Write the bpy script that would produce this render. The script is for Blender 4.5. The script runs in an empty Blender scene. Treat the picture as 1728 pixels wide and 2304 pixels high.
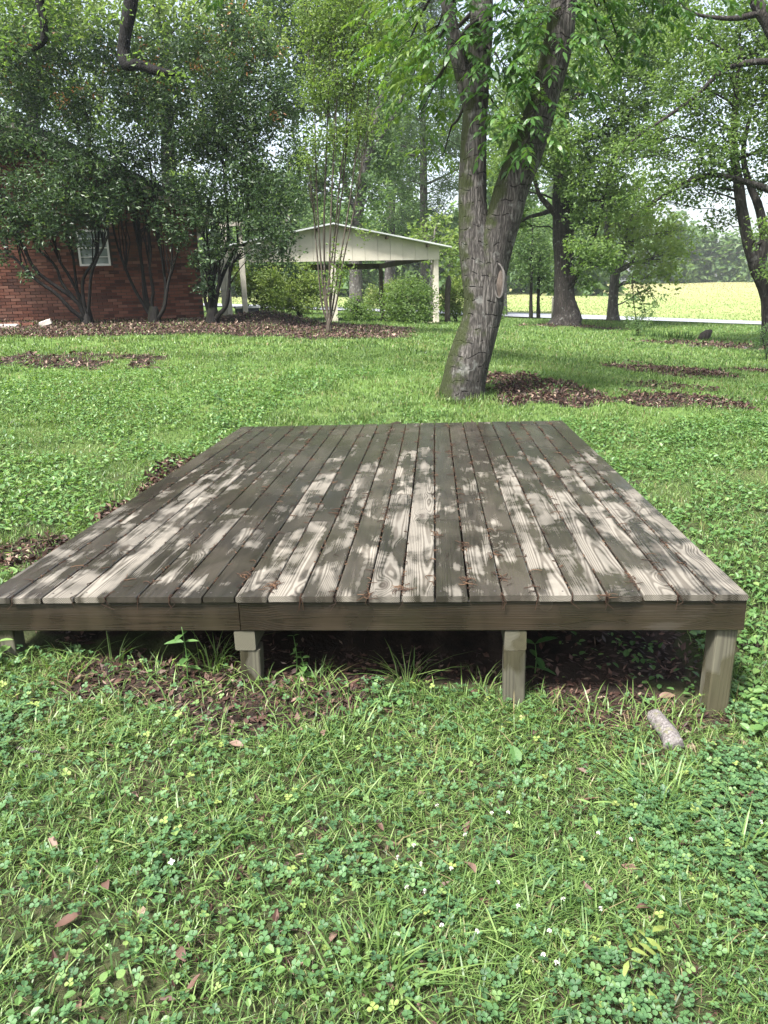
import bpy, math, random
import numpy as np
from mathutils import Matrix, Vector

# ---------------------------------------------------------------- camera, sky, sun, exposure
sc = bpy.context.scene
COL = sc.collection
CAM = np.array([-1.27364, -2.98318, 1.19623])
YAW, PITCH, ROLL, FPX = -0.07236, 0.27041, -0.03149, 1700.0
_f = np.array([math.sin(YAW) * math.cos(PITCH), math.cos(YAW) * math.cos(PITCH), -math.sin(PITCH)])
_r = np.array([math.cos(YAW), -math.sin(YAW), 0.0])
_u = np.cross(_r, _f)
CR = math.cos(ROLL) * _r + math.sin(ROLL) * _u
CU = -math.sin(ROLL) * _r + math.cos(ROLL) * _u
cam_d = bpy.data.cameras.new('camera')
cam = bpy.data.objects.new('camera', cam_d)
COL.objects.link(cam)
cam_d.sensor_fit = 'HORIZONTAL'
cam_d.sensor_width = 36.0
cam_d.lens = 36.0 * FPX / 1728.0
cam_d.clip_start = 0.05
cam_d.clip_end = 3000
M = Matrix.Identity(4)
for i in range(3):
    M[i][0], M[i][1], M[i][2], M[i][3] = CR[i], CU[i], -_f[i], CAM[i]
cam.matrix_world = M
sc.camera = cam

SUN_ELEV, SUN_AZ = 58.0, 215.0          # azimuth measured clockwise from +Y: behind the camera, to its left
world = bpy.data.worlds.new('World')
sc.world = world
world.use_nodes = True
wn = world.node_tree
wn.nodes.clear()
wo = wn.nodes.new('ShaderNodeOutputWorld')
bg = wn.nodes.new('ShaderNodeBackground')
sky = wn.nodes.new('ShaderNodeTexSky')
sky.sky_type = 'NISHITA'
sky.sun_disc = False
sky.sun_elevation = math.radians(SUN_ELEV)
sky.sun_rotation = math.radians(SUN_AZ)
sky.air_density = 1.0
sky.dust_density = 4.0
sky.ozone_density = 1.0
hs = wn.nodes.new('ShaderNodeHueSaturation')
hs.inputs['Saturation'].default_value = 0.6
hs.inputs['Value'].default_value = 1.0
wn.links.new(sky.outputs[0], hs.inputs['Color'])
wn.links.new(hs.outputs[0], bg.inputs[0])
bg.inputs[1].default_value = 0.125
wn.links.new(bg.outputs[0], wo.inputs[0])

sun_d = bpy.data.lights.new('sun', 'SUN')
sun_d.energy = 4.6
sun_d.angle = math.radians(9)
sun_d.color = (1.0, 0.975, 0.94)
sun = bpy.data.objects.new('sun', sun_d)
COL.objects.link(sun)
_az, _el = math.radians(SUN_AZ), math.radians(SUN_ELEV)
to_sun = Vector((math.sin(_az) * math.cos(_el), math.cos(_az) * math.cos(_el), math.sin(_el)))
sun.rotation_euler = to_sun.to_track_quat('Z', 'Y').to_euler()
sun.location = (-10, -12, 20)

sc.view_settings.view_transform = 'Standard'
sc.view_settings.look = 'None'
sc.view_settings.gamma = 1.0
sc.view_settings.exposure = 1.65
sc.render.engine = 'CYCLES'
sc.cycles.use_denoising = True
sc.cycles.max_bounces = 8
sc.cycles.diffuse_bounces = 4
sc.cycles.transparent_max_bounces = 8
sc.cycles.volume_bounces = 1
sc.cycles.sample_clamp_indirect = 6.0

# ---------------------------------------------------------------- helpers
rng = np.random.default_rng(7)
random.seed(7)


def at(u, v, Y):
    """point seen at (u, v) of the 1659 x 2212 picture, standing at depth Y"""
    x, y = u * 1728 / 1659, v * 2304 / 2212
    d = _f + CR * (x - 864) / FPX + CU * (1152 - y) / FPX
    return CAM + d * ((Y - CAM[1]) / d[1])


def smooth(a, b, x):
    t = np.clip((x - a) / (b - a), 0, 1)
    return t * t * (3 - 2 * t)


def vnoise(x, y, seed=0):
    xi, yi = np.floor(x).astype(np.int64), np.floor(y).astype(np.int64)
    fx, fy = x - xi, y - yi
    fx, fy = fx * fx * (3 - 2 * fx), fy * fy * (3 - 2 * fy)

    def h(a, b):
        n = (a * 374761393 + b * 668265263 + seed * 1442695041) & 0x7fffffff
        n = ((n ^ (n >> 13)) * 1274126177) & 0x7fffffff
        return ((n ^ (n >> 16)) & 0xffff) / 65535.0
    return (h(xi, yi) * (1 - fx) + h(xi + 1, yi) * fx) * (1 - fy) + (h(xi, yi + 1) * (1 - fx) + h(xi + 1, yi + 1) * fx) * fy


def fbm(x, y, seed=0, o=3):
    s, a, t = 0, 0.5, 0
    for k in range(o):
        s = s + a * vnoise(x * 2 ** k, y * 2 ** k, seed + k)
        t += a
        a *= 0.5
    return s / t


def mesh_tris(name, V, T, attrs=None, smooth_shade=False):
    V = np.asarray(V, np.float32)
    T = np.asarray(T, np.int32)
    me = bpy.data.meshes.new(name)
    me.vertices.add(len(V))
    me.vertices.foreach_set('co', V.ravel())
    me.loops.add(T.size)
    me.loops.foreach_set('vertex_index', T.ravel())
    me.polygons.add(len(T))
    me.polygons.foreach_set('loop_start', np.arange(0, T.size, 3, dtype=np.int32))
    me.polygons.foreach_set('loop_total', np.full(len(T), 3, np.int32))
    me.polygons.foreach_set('use_smooth', np.full(len(T), bool(smooth_shade)))
    for k, a in (attrs or {}).items():
        at_ = me.attributes.new(k, 'FLOAT', 'POINT')
        at_.data.foreach_set('value', np.asarray(a, np.float32))
    me.update(calc_edges=True)
    return me


def link(name, me, mat=None, parent=None, loc=None):
    o = bpy.data.objects.new(name, me)
    COL.objects.link(o)
    if mat is not None and me is not None and len(me.materials) == 0:
        me.materials.append(mat)
    if parent is not None:
        o.parent = parent
    if loc is not None:
        o.location = tuple(float(c) for c in loc)
    return o


def tag(o, label=None, cat=None, group=None, kind=None):
    for k, v in (('label', label), ('category', cat), ('group', group), ('kind', kind)):
        if v:
            o[k] = v
    return o


def empty(name, loc, rz=0.0, label=None, cat=None, group=None):
    o = bpy.data.objects.new(name, None)
    COL.objects.link(o)
    o.location = tuple(float(c) for c in loc)
    o.rotation_euler = (0, 0, rz)
    o.empty_display_size = 0.2
    return tag(o, label, cat, group)


class MB:
    """collects triangles"""

    def __init__(s):
        s.v, s.t, s.a, s.n = [], [], [], 0

    def add(s, V, T, a=0.5):
        V = np.asarray(V, float)
        s.v.append(V)
        s.t.append(np.asarray(T, int) + s.n)
        s.a.append(np.broadcast_to(np.asarray(a, float), (len(V),)))
        s.n += len(V)

    def box(s, x0, x1, y0, y1, z0, z1, a=0.5):
        V = [(x, y, z) for z in (z0, z1) for y in (y0, y1) for x in (x0, x1)]
        Q = [(0, 2, 3, 1), (4, 5, 7, 6), (0, 1, 5, 4), (2, 6, 7, 3), (0, 4, 6, 2), (1, 3, 7, 5)]
        s.add(V, [t for q in Q for t in ((q[0], q[1], q[2]), (q[0], q[2], q[3]))], a)

    def prism(s, poly, y0, y1, a=0.5):
        """polygon in x,z (counter-clockwise seen from -y) swept along y"""
        n = len(poly)
        V = [(p[0], y0, p[1]) for p in poly] + [(p[0], y1, p[1]) for p in poly]
        T = [(0, i, i + 1) for i in range(1, n - 1)] + [(n, n + i + 1, n + i) for i in range(1, n - 1)]
        for i in range(n):
            j = (i + 1) % n
            T += [(i, n + i, n + j), (i, n + j, j)]
        s.add(V, T, a)

    def tube(s, P, R, k=8, a=0.5, cap=True, wob=0.0, seed=0):
        P = np.asarray(P, float)
        R = np.broadcast_to(np.asarray(R, float), (len(P),))
        D = np.gradient(P, axis=0)
        D /= np.linalg.norm(D, axis=1)[:, None] + 1e-9
        ref = np.array([1.0, 0, 0]) if abs(D[0][0]) < 0.8 else np.array([0, 1.0, 0])
        V = []
        ang = np.linspace(0, 2 * np.pi, k, endpoint=False)
        for i in range(len(P)):
            n1 = ref - D[i] * (ref @ D[i])
            n1 /= np.linalg.norm(n1) + 1e-9
            ref = n1
            n2 = np.cross(D[i], n1)
            rr = R[i]
            if wob:
                rr = R[i] * (1 + wob * (vnoise(ang * k / 6.28 / 1.7, np.full(k, i * 0.6), seed) - 0.5))
            V.append(P[i] + np.outer(np.cos(ang) * rr, n1) + np.outer(np.sin(ang) * rr, n2))
        V = np.concatenate(V)
        T = []
        for i in range(len(P) - 1):
            for j in range(k):
                q = (i * k + j, i * k + (j + 1) % k, (i + 1) * k + (j + 1) % k, (i + 1) * k + j)
                T += [(q[0], q[1], q[2]), (q[0], q[2], q[3])]
        if cap:
            m = len(V)
            V = np.concatenate([V, P[:1], P[-1:]])
            e = (len(P) - 1) * k
            for j in range(k):
                T += [(m, (j + 1) % k, j), (m + 1, e + j, e + (j + 1) % k)]
        s.add(V, T, a)

    def build(s, name, mat, parent=None, smooth_shade=False, org=None):
        if not s.v:
            return None
        V = np.concatenate(s.v)
        if org is not None:
            V = V - np.asarray(org, float)
        me = mesh_tris(name, V, np.concatenate(s.t), {'tint': np.concatenate(s.a)}, smooth_shade)
        return link(name, me, mat, parent)


def spline(pts, n):
    """Catmull-Rom through rows of pts"""
    P = np.asarray(pts, float)
    P = np.vstack([2 * P[0] - P[1], P, 2 * P[-1] - P[-2]])
    m = len(P) - 3
    out = []
    for t in np.linspace(0, m - 1e-6, n):
        i = int(t)
        f = t - i
        a, b, c, d = P[i:i + 4]
        out.append(0.5 * (2 * b + (c - a) * f + (2 * a - 5 * b + 4 * c - d) * f ** 2 + (3 * b - a - 3 * c + d) * f ** 3))
    return np.array(out)


# ---------------------------------------------------------------- materials
class NT:
    def __init__(s, name):
        s.m = bpy.data.materials.new(name)
        s.m.use_nodes = True
        s.t = s.m.node_tree
        s.t.nodes.clear()
        s.out = s.n('ShaderNodeOutputMaterial')

    def n(s, typ, **kw):
        x = s.t.nodes.new(typ)
        for k, v in kw.items():
            setattr(x, k, v)
        return x

    def put(s, sock, v):
        if hasattr(v, 'is_linked') or isinstance(v, bpy.types.NodeSocket):
            s.t.links.new(v, sock)
        elif isinstance(v, (tuple, list)) and len(v) == 3 and sock.type == 'RGBA':
            sock.default_value = (*v, 1)
        else:
            sock.default_value = v

    def math(s, op, a, b=0.0, c=None, clamp=False):
        x = s.n('ShaderNodeMath', operation=op)
        x.use_clamp = clamp
        s.put(x.inputs[0], a)
        s.put(x.inputs[1], b)
        if c is not None:
            s.put(x.inputs[2], c)
        return x.outputs[0]

    def vec(s, op, a, b):
        x = s.n('ShaderNodeVectorMath', operation=op)
        s.put(x.inputs[0], a)
        s.put(x.inputs[1], b)
        return x.outputs[0]

    def mix(s, f, a, b, blend='MIX'):
        x = s.n('ShaderNodeMix', data_type='RGBA', blend_type=blend)
        s.put(x.inputs[0], f)
        s.put(x.inputs[6], a)
        s.put(x.inputs[7], b)
        return x.outputs[2]

    def ramp(s, f, stops, interp='LINEAR'):
        x = s.n('ShaderNodeValToRGB')
        x.color_ramp.interpolation = interp
        el = x.color_ramp.elements
        while len(el) < len(stops):
            el.new(0.5)
        for e, (p, c) in zip(el, stops):
            e.position = p
            e.color = (*c, 1) if len(c) == 3 else c
        s.put(x.inputs[0], f)
        return x.outputs[0]

    def noise(s, vec, scale, detail=2.0, rough=0.5, dist=0.0, col=False):
        x = s.n('ShaderNodeTexNoise')
        s.put(x.inputs['Vector'], vec)
        s.put(x.inputs['Scale'], scale)
        x.inputs['Detail'].default_value = detail
        x.inputs['Roughness'].default_value = rough
        x.inputs['Distortion'].default_value = dist
        return x.outputs['Color' if col else 'Fac']

    def step(s, f, a, b):
        x = s.n('ShaderNodeMapRange', interpolation_type='SMOOTHSTEP')
        s.put(x.inputs[0], f)
        s.put(x.inputs[1], a)
        s.put(x.inputs[2], b)
        return x.outputs[0]

    def attr(s, name):
        return s.n('ShaderNodeAttribute', attribute_name=name).outputs['Fac']

    def obj(s, o=None):
        x = s.n('ShaderNodeTexCoord')
        if o is not None:
            x.object = o
        return x.outputs['Object']

    def pos(s):
        return s.n('ShaderNodeNewGeometry').outputs['Position']

    def rand(s):
        return s.n('ShaderNodeObjectInfo').outputs['Random']

    def sep(s, v):
        x = s.n('ShaderNodeSeparateXYZ')
        s.put(x.inputs[0], v)
        return x.outputs

    def comb(s, x, y, z):
        c = s.n('ShaderNodeCombineXYZ')
        for i, v in enumerate((x, y, z)):
            s.put(c.inputs[i], v)
        return c.outputs[0]

    def bump(s, h, strength=0.5, dist=0.01):
        x = s.n('ShaderNodeBump')
        s.put(x.inputs['Height'], h)
        s.put(x.inputs['Strength'], strength)
        s.put(x.inputs['Distance'], dist)
        return x.outputs[0]

    def pbsdf(s, col, rough=0.7, normal=None, spec=0.4, **kw):
        b = s.n('ShaderNodeBsdfPrincipled')
        s.put(b.inputs['Base Color'], col)
        s.put(b.inputs['Roughness'], rough)
        s.put(b.inputs['Specular IOR Level'], spec)
        if normal is not None:
            s.put(b.inputs['Normal'], normal)
        for k, v in kw.items():
            s.put(b.inputs[k], v)
        return b.outputs[0]

    def done(s, shader):
        s.t.links.new(shader, s.out.inputs['Surface'])
        return s.m


def leaf_mat(name, stops, trans=0.35, rough=0.5, spec=0.4, tcol=(1.25, 1.3, 0.6), patch=0.0):
    n = NT(name)
    f = n.attr('tint')
    if patch:
        f = n.math('ADD', f, n.math('MULTIPLY', n.math('SUBTRACT', n.noise(n.pos(), 0.9, 3), 0.5), patch))
    c = n.ramp(f, stops)
    tc = n.mix(1.0, c, tcol, 'MULTIPLY')
    tr = n.n('ShaderNodeBsdfTranslucent')
    n.put(tr.inputs[0], tc)
    mx = n.n('ShaderNodeMixShader')
    mx.inputs[0].default_value = trans
    n.t.links.new(n.pbsdf(c, rough, None, spec), mx.inputs[1])
    n.t.links.new(tr.outputs[0], mx.inputs[2])
    return n.done(mx.outputs[0])


def plain_mat(name, col, rough=0.7, var=0.25, scale=6.0, spec=0.3, bump=0.2, stretch=(1, 1, 1), metallic=0.0):
    n = NT(name)
    p = n.vec('MULTIPLY', n.obj(), stretch)
    k = n.noise(p, scale, 4, 0.6)
    d = tuple(c * (1 - var) for c in col)
    l = tuple(min(1, c * (1 + var)) for c in col)
    c = n.ramp(k, [(0.3, d), (0.7, l)])
    return n.done(n.pbsdf(c, rough, n.bump(n.noise(p, scale * 6, 3), bump, 0.01), spec, Metallic=metallic))


def bark_mat(name, dark, light, moss=None, moss_amt=0.0, rings=0.0, sx=22.0, sz=5.0, depth=0.02, lichen=0.0):
    n = NT(name)
    P = n.pos()
    p = n.vec('MULTIPLY', P, (sx, sx, sz))
    w = n.noise(P, 3.0, 2, col=True)
    p = n.vec('ADD', p, n.vec('MULTIPLY', w, (2.5, 2.5, 1.5)))
    v = n.n('ShaderNodeTexVoronoi', feature='DISTANCE_TO_EDGE')
    n.put(v.inputs['Vector'], p)
    v.inputs['Scale'].default_value = 1.0
    edge = n.step(v.outputs['Distance'], 0.0, 0.28)
    fine = n.noise(n.vec('MULTIPLY', P, (sx * 1.6, sx * 1.6, sz * 2.0)), 1.0, 5, 0.7)
    rid = n.math('ABSOLUTE', n.math('SUBTRACT', n.noise(n.vec('MULTIPLY', p, (0.55, 0.55, 0.4)), 1.0, 3, 0.6), 0.5))
    rid = n.step(rid, 0.0, 0.16)
    h = n.math('ADD', n.math('ADD', n.math('MULTIPLY', edge, 0.16), n.math('MULTIPLY', rid, 0.34)), n.math('MULTIPLY', fine, 0.7))
    if rings:
        z = n.sep(P)[2]
        wob = n.math('MULTIPLY', n.noise(n.vec('MULTIPLY', P, (4, 4, 2)), 1.0, 2), 0.5)
        ph = n.math('FRACT', n.math('MULTIPLY', n.math('ADD', z, n.math('MULTIPLY', wob, 0.5)), rings))
        ln = n.math('SUBTRACT', 1.0, n.step(n.math('ABSOLUTE', n.math('SUBTRACT', ph, 0.5)), 0.01, 0.06))
        gate = n.step(n.noise(n.vec('MULTIPLY', P, (15, 15, 13)), 1.0, 2), 0.48, 0.58)
        cut = n.math('MULTIPLY', ln, gate)
        h = n.math('SUBTRACT', h, n.math('MULTIPLY', cut, 0.6))
    big = n.noise(P, 1.6, 3)
    c = n.ramp(h, [(0.12, tuple(k * 0.35 for k in dark)), (0.4, dark), (0.95, light)])
    c = n.mix(n.math('MULTIPLY', n.step(big, 0.35, 0.7), 0.45), c, tuple(k * 0.6 for k in dark))
    if lichen:
        c = n.mix(n.math('MULTIPLY', n.step(n.noise(P, 9.0, 4), 0.58, 0.7), lichen), c, (0.36, 0.37, 0.34))
    if moss:
        nx = n.sep(n.n('ShaderNodeNewGeometry').outputs['Normal'])
        side = n.math('SUBTRACT', n.math('MULTIPLY', nx[2], 0.7), n.math('MULTIPLY', nx[0], 0.55))
        mk = n.math('ADD', n.math('MULTIPLY', side, 0.42), n.noise(P, 4.0, 4, 0.65))
        c = n.mix(n.math('MULTIPLY', n.step(mk, 0.56, 0.74), moss_amt), c, moss)
    return n.done(n.pbsdf(c, 0.85, n.bump(h, 0.9, depth), 0.2))


def wood_mat(name, deck, dry, dry_late, wet, wet_late, kind):
    """sawn timber, the grain follows the length (local y) of each piece; damp and dry patches"""
    n = NT(name)
    O = n.obj()
    rnd = n.rand()
    x, y, z = n.sep(O)[0:3]
    seed = n.math('MULTIPLY', rnd, 53.0)
    ys = n.math('ADD', y, seed)
    q = n.comb(x, ys, n.math('ADD', z, seed))
    warp = n.math('SUBTRACT', n.noise(n.vec('MULTIPLY', q, (6, 0.9, 6)), 1.0, 2), 0.5)
    # knots push the rings aside
    v = n.n('ShaderNodeTexVoronoi', feature='F1')
    n.put(v.inputs['Vector'], n.comb(n.math('MULTIPLY', x, 5.0), n.math('MULTIPLY', ys, 1.9), seed))
    v.inputs['Scale'].default_value = 1.0
    kd = v.outputs['Distance']
    knot = n.math('POWER', n.math('SUBTRACT', 1.0, n.step(kd, 0.0, 0.42)), 2.0)
    cx = n.math('MULTIPLY', n.math('SUBTRACT', n.math('FRACT', n.math('MULTIPLY', rnd, 17.0)), 0.5), 0.09)
    dx = n.math('ADD', n.math('SUBTRACT', x, cx), n.math('MULTIPLY', warp, 0.03))
    tilt = n.math('MULTIPLY', n.math('SUBTRACT', n.math('FRACT', n.math('MULTIPLY', rnd, 29.0)), 0.5), 0.04)
    dz = n.math('ADD', n.math('ADD', 0.055, n.math('MULTIPLY', tilt, y)), n.math('MULTIPLY', warp, 0.045))
    dz = n.math('ADD', dz, z)
    r = n.math('SQRT', n.math('ADD', n.math('MULTIPLY', dx, dx), n.math('MULTIPLY', dz, dz)))
    r = n.math('ADD', r, n.math('MULTIPLY', knot, 0.035))
    ring = n.math('MULTIPLY_ADD', n.math('SINE', n.math('MULTIPLY', r, 2 * math.pi / 0.0066)), 0.5, 0.5)
    ring = n.math('ADD', n.math('MULTIPLY', n.step(ring, 0.3, 0.9), 0.75), n.math('MULTIPLY', n.noise(n.vec('MULTIPLY', q, (120, 2.5, 120)), 1.0, 3, 0.6), 0.3))
    fib = n.noise(n.vec('MULTIPLY', q, (260, 6, 260)), 1.0, 3, 0.6)
    fibb = n.math('MULTIPLY', n.math('SUBTRACT', fib, 0.5), 0.5)
    D = n.obj(deck)
    if kind == 'deck':
        Ds = n.vec('ADD', D, n.comb(0.0, n.math('MULTIPLY', n.math('SUBTRACT', n.math('FRACT', n.math('MULTIPLY', rnd, 7.0)), 0.5), 0.55), 0.0))
        base = n.noise(n.vec('MULTIPLY', Ds, (3.1, 2.5, 1.0)), 1.0, 4, 0.6, 0.5)
        band = n.noise(n.comb(n.math('MULTIPLY', x, 16.0), n.math('MULTIPLY', ys, 1.6), seed), 1.0, 2)
        Dy = n.sep(D)[1]
        Dx = n.sep(D)[0]
        far = n.step(Dy, 1.2, 4.4)
        m = n.math('ADD', base, n.math('MULTIPLY', n.math('SUBTRACT', band, 0.5), 0.55))
        m = n.math('ADD', m, n.math('MULTIPLY', n.math('SUBTRACT', rnd, 0.5), 0.14))
        m = n.math('ADD', m, n.math('MULTIPLY', fibb, 0.24))
        m = n.math('ADD', m, n.math('MULTIPLY', n.math('SUBTRACT', ring, 0.5), -0.05))
        m = n.math('SUBTRACT', m, n.math('MULTIPLY', far, 0.18))
        dryness = n.math('MULTIPLY_ADD', n.step(m, 0.465, 0.60), 0.6, n.math('MULTIPLY', n.step(m, 0.54, 0.70), 0.4))
    elif kind == 'rim':
        base = n.noise(n.vec('MULTIPLY', D, (1.1, 1.0, 5.0)), 1.0, 2, 0.5)
        dryness = n.math('MULTIPLY', n.step(n.math('ADD', base, n.math('MULTIPLY', fibb, 0.2)), 0.66, 0.74), 0.5)
    else:
        dryness = n.step(n.math('ADD', n.noise(n.vec('MULTIPLY', q, (6, 3, 6)), 1.0, 2), n.math('MULTIPLY', fibb, 0.1)), 0.48, 0.54)
    dc = n.mix(ring, dry, dry_late)
    dc = n.mix(n.math('MULTIPLY', n.step(n.noise(n.vec('MULTIPLY', q, (30, 3, 30)), 1.0, 3), 0.45, 0.75), 0.45), dc, tuple(c * 0.72 for c in dry))
    wc = n.mix(n.math('MULTIPLY', ring, 0.75), wet, wet_late)
    semi = n.step(n.math('ADD', n.noise(n.vec('MULTIPLY', D, (2.6, 1.5, 1.0)), 1.0, 3, 0.6, 0.5), n.math('MULTIPLY', n.math('SUBTRACT', n.noise(n.vec('MULTIPLY', q, (40, 2.2, 40)), 1.0, 3), 0.5), 0.35)), 0.42, 0.66)
    wc = n.mix(n.math('MULTIPLY', semi, 0.7), wc, tuple(c * 2.4 for c in wet))
    algae = n.step(n.noise(D, 1.7, 3), 0.45, 0.7)
    wc = n.mix(n.math('MULTIPLY', algae, 0.3), wc, (0.038, 0.036, 0.02))
    wc = n.mix(n.math('MULTIPLY', n.step(fib, 0.35, 0.7), 0.35), wc, tuple(c * 1.7 for c in wet))
    c = n.mix(dryness, wc, dc)
    tone = n.math('MULTIPLY_ADD', n.math('FRACT', n.math('MULTIPLY', rnd, 41.0)), 0.4, 0.78)
    c = n.mix(1.0, c, n.comb(tone, tone, tone), 'MULTIPLY')
    c = n.mix(n.math('MULTIPLY', n.step(knot, 0.55, 0.8), 0.65), c, (0.03, 0.022, 0.015))
    rough = n.math('MULTIPLY_ADD', dryness, 0.55, 0.25)
    rough = n.math('ADD', rough, n.math('MULTIPLY', n.math('SUBTRACT', n.noise(D, 3.0, 2), 0.5), 0.25))
    film = n.math('MULTIPLY', n.math('SUBTRACT', 1.0, dryness), n.step(n.noise(D, 0.9, 2), 0.45, 0.62))
    rough = n.math('SUBTRACT', rough, n.math('MULTIPLY', film, 0.12), clamp=True)
    h = n.math('ADD', n.math('MULTIPLY', ring, 0.5), n.math('MULTIPLY', fib, 0.7))
    return n.done(n.pbsdf(c, rough, n.bump(h, 0.35, 0.003), 0.45))


MAT = {}
MAT['oak_leaf'] = leaf_mat('oak_leaf', [(0, (0.055, 0.1, 0.03)), (0.5, (0.105, 0.175, 0.05)), (1, (0.18, 0.255, 0.085))], 0.55, 0.5, patch=0.5)
MAT['bright_leaf'] = leaf_mat('bright_leaf', [(0, (0.065, 0.115, 0.028)), (0.5, (0.13, 0.2, 0.052)), (1, (0.23, 0.29, 0.1))], 0.55, 0.5, patch=0.5)
MAT['far_leaf'] = leaf_mat('far_leaf', [(0, (0.055, 0.1, 0.045)), (0.5, (0.1, 0.17, 0.07)), (1, (0.165, 0.24, 0.095))], 0.55, 0.6, patch=0.5)
MAT['dark_leaf'] = leaf_mat('dark_leaf', [(0, (0.045, 0.08, 0.042)), (0.5, (0.08, 0.13, 0.065)), (1, (0.12, 0.18, 0.09))], 0.45, 0.6)
MAT['shrub_leaf'] = leaf_mat('shrub_leaf', [(0, (0.018, 0.038, 0.017)), (0.5, (0.038, 0.074, 0.028)), (0.8, (0.072, 0.122, 0.042)), (0.955, (0.13, 0.185, 0.06)), (0.965, (0.22, 0.085, 0.028)), (1, (0.28, 0.14, 0.05))], 0.34, 0.42, 0.42)
MAT['pecan_leaf'] = leaf_mat('pecan_leaf', [(0, (0.035, 0.085, 0.025)), (0.55, (0.065, 0.145, 0.032)), (1, (0.16, 0.24, 0.05))], 0.42, 0.42, 0.45)
MAT['bush_leaf'] = leaf_mat('bush_leaf', [(0, (0.06, 0.10, 0.022)), (0.5, (0.12, 0.18, 0.04)), (1, (0.22, 0.27, 0.07))], 0.42, 0.5)
MAT['blade'] = leaf_mat('blade', [(0, (0.03, 0.062, 0.018)), (0.35, (0.074, 0.138, 0.034)), (0.7, (0.138, 0.215, 0.058)), (0.93, (0.21, 0.29, 0.1)), (0.96, (0.17, 0.145, 0.07)), (1, (0.23, 0.19, 0.1))], 0.35, 0.45, 0.4, patch=0.25)
MAT['clover'] = leaf_mat('clover', [(0, (0.037, 0.088, 0.036)), (0.6, (0.075, 0.155, 0.056)), (0.9, (0.14, 0.22, 0.07)), (1, (0.22, 0.28, 0.075))], 0.3, 0.5, 0.35, patch=0.3)
MAT['weed'] = leaf_mat('weed', [(0, (0.045, 0.105, 0.032)), (0.6, (0.095, 0.185, 0.05)), (1, (0.18, 0.265, 0.08))], 0.35, 0.45, 0.4)
MAT['dead_leaf'] = leaf_mat('dead_leaf', [(0, (0.022, 0.0125, 0.0095)), (0.45, (0.052, 0.027, 0.02)), (0.75, (0.1, 0.055, 0.04)), (0.92, (0.185, 0.125, 0.092)), (1, (0.27, 0.2, 0.15))], 0.1, 0.6, 0.35, tcol=(1, 0.8, 0.6))
MAT['catkin'] = leaf_mat('catkin', [(0, (0.018, 0.011, 0.008)), (0.6, (0.05, 0.027, 0.016)), (1, (0.11, 0.064, 0.036))], 0.1, 0.8, 0.2, tcol=(1, 0.8, 0.6))
MAT['flower'] = leaf_mat('flower', [(0, (0.55, 0.5, 0.42)), (1, (0.8, 0.8, 0.76))], 0.3, 0.7, 0.2, tcol=(1, 1, 1))
MAT['pecan_bark'] = bark_mat('pecan_bark', (0.04, 0.036, 0.032), (0.165, 0.152, 0.137), (0.026, 0.034, 0.009), 0.92, 6.5, 42, 6, 0.03, 0.25)
MAT['oak_bark'] = bark_mat('oak_bark', (0.016, 0.0135, 0.012), (0.055, 0.047, 0.042), None, 0, 0, 20, 2.6, 0.04, 0.15)
MAT['grey_bark'] = bark_mat('grey_bark', (0.065, 0.06, 0.055), (0.17, 0.155, 0.14), None, 0, 0, 20, 3, 0.03, 0.4)
MAT['backlit_bark'] = bark_mat('backlit_bark', (0.0045, 0.004, 0.0036), (0.013, 0.0115, 0.01), None, 0, 0, 26, 4, 0.03, 0.0)  # near-black: the bough's backlit silhouette is put into the bark colour
MAT['stem_bark'] = bark_mat('stem_bark', (0.007, 0.006, 0.0054), (0.02, 0.0172, 0.015), (0.016, 0.02, 0.008), 0.4, 0, 30, 5, 0.01, 0.0)
MAT['smooth_bark'] = bark_mat('smooth_bark', (0.045, 0.037, 0.028), (0.10, 0.083, 0.064), None, 0, 0, 12, 1.5, 0.003, 0.2)
MAT['cream'] = plain_mat('cream', (0.44, 0.41, 0.335), 0.7, 0.10, 2.5, bump=0.1)
MAT['cream_post'] = plain_mat('cream_post', (0.42, 0.39, 0.32), 0.7, 0.22, 5.0, bump=0.15)
MAT['brown_wood'] = plain_mat('brown_wood', (0.13, 0.1, 0.075), 0.8, 0.3, 5.0)
MAT['metal_roof'] = plain_mat('metal_roof', (0.42, 0.44, 0.43), 0.45, 0.2, 2.0, 0.5, 0.1)
MAT['shingle'] = plain_mat('shingle', (0.045, 0.045, 0.05), 0.9, 0.3, 12.0, bump=0.6)
MAT['trim'] = plain_mat('trim', (0.34, 0.31, 0.26), 0.7, 0.2, 4.0)
MAT['white_paint'] = plain_mat('white_paint', (0.74, 0.75, 0.74), 0.5, 0.06, 3.0)
MAT['concrete'] = plain_mat('concrete', (0.36, 0.31, 0.24), 0.9, 0.25, 5.0, bump=0.5)
MAT['pale_block'] = plain_mat('pale_block', (0.55, 0.5, 0.44), 0.9, 0.2, 12.0, bump=0.5)
MAT['mortar'] = plain_mat('mortar', (0.06, 0.045, 0.037), 0.95, 0.25, 9.0, bump=0.5)
MAT['dark_plastic'] = plain_mat('dark_plastic', (0.04, 0.05, 0.055), 0.5, 0.2, 5.0)
MAT['wire'] = plain_mat('wire', (0.05, 0.045, 0.042), 0.6, 0.1, 5.0)
MAT['dead_wood'] = plain_mat('dead_wood', (0.05, 0.042, 0.037), 0.9, 0.45, 9.0, bump=0.8, stretch=(3, 3, 0.6))
MAT['scar_wood'] = plain_mat('scar_wood', (0.085, 0.068, 0.055), 0.85, 0.35, 12.0, bump=0.6, stretch=(3, 3, 0.7))
MAT['scar_lip'] = plain_mat('scar_lip', (0.085, 0.078, 0.07), 0.8, 0.2, 14.0, bump=0.5)
n = NT('brick_clay')
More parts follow.
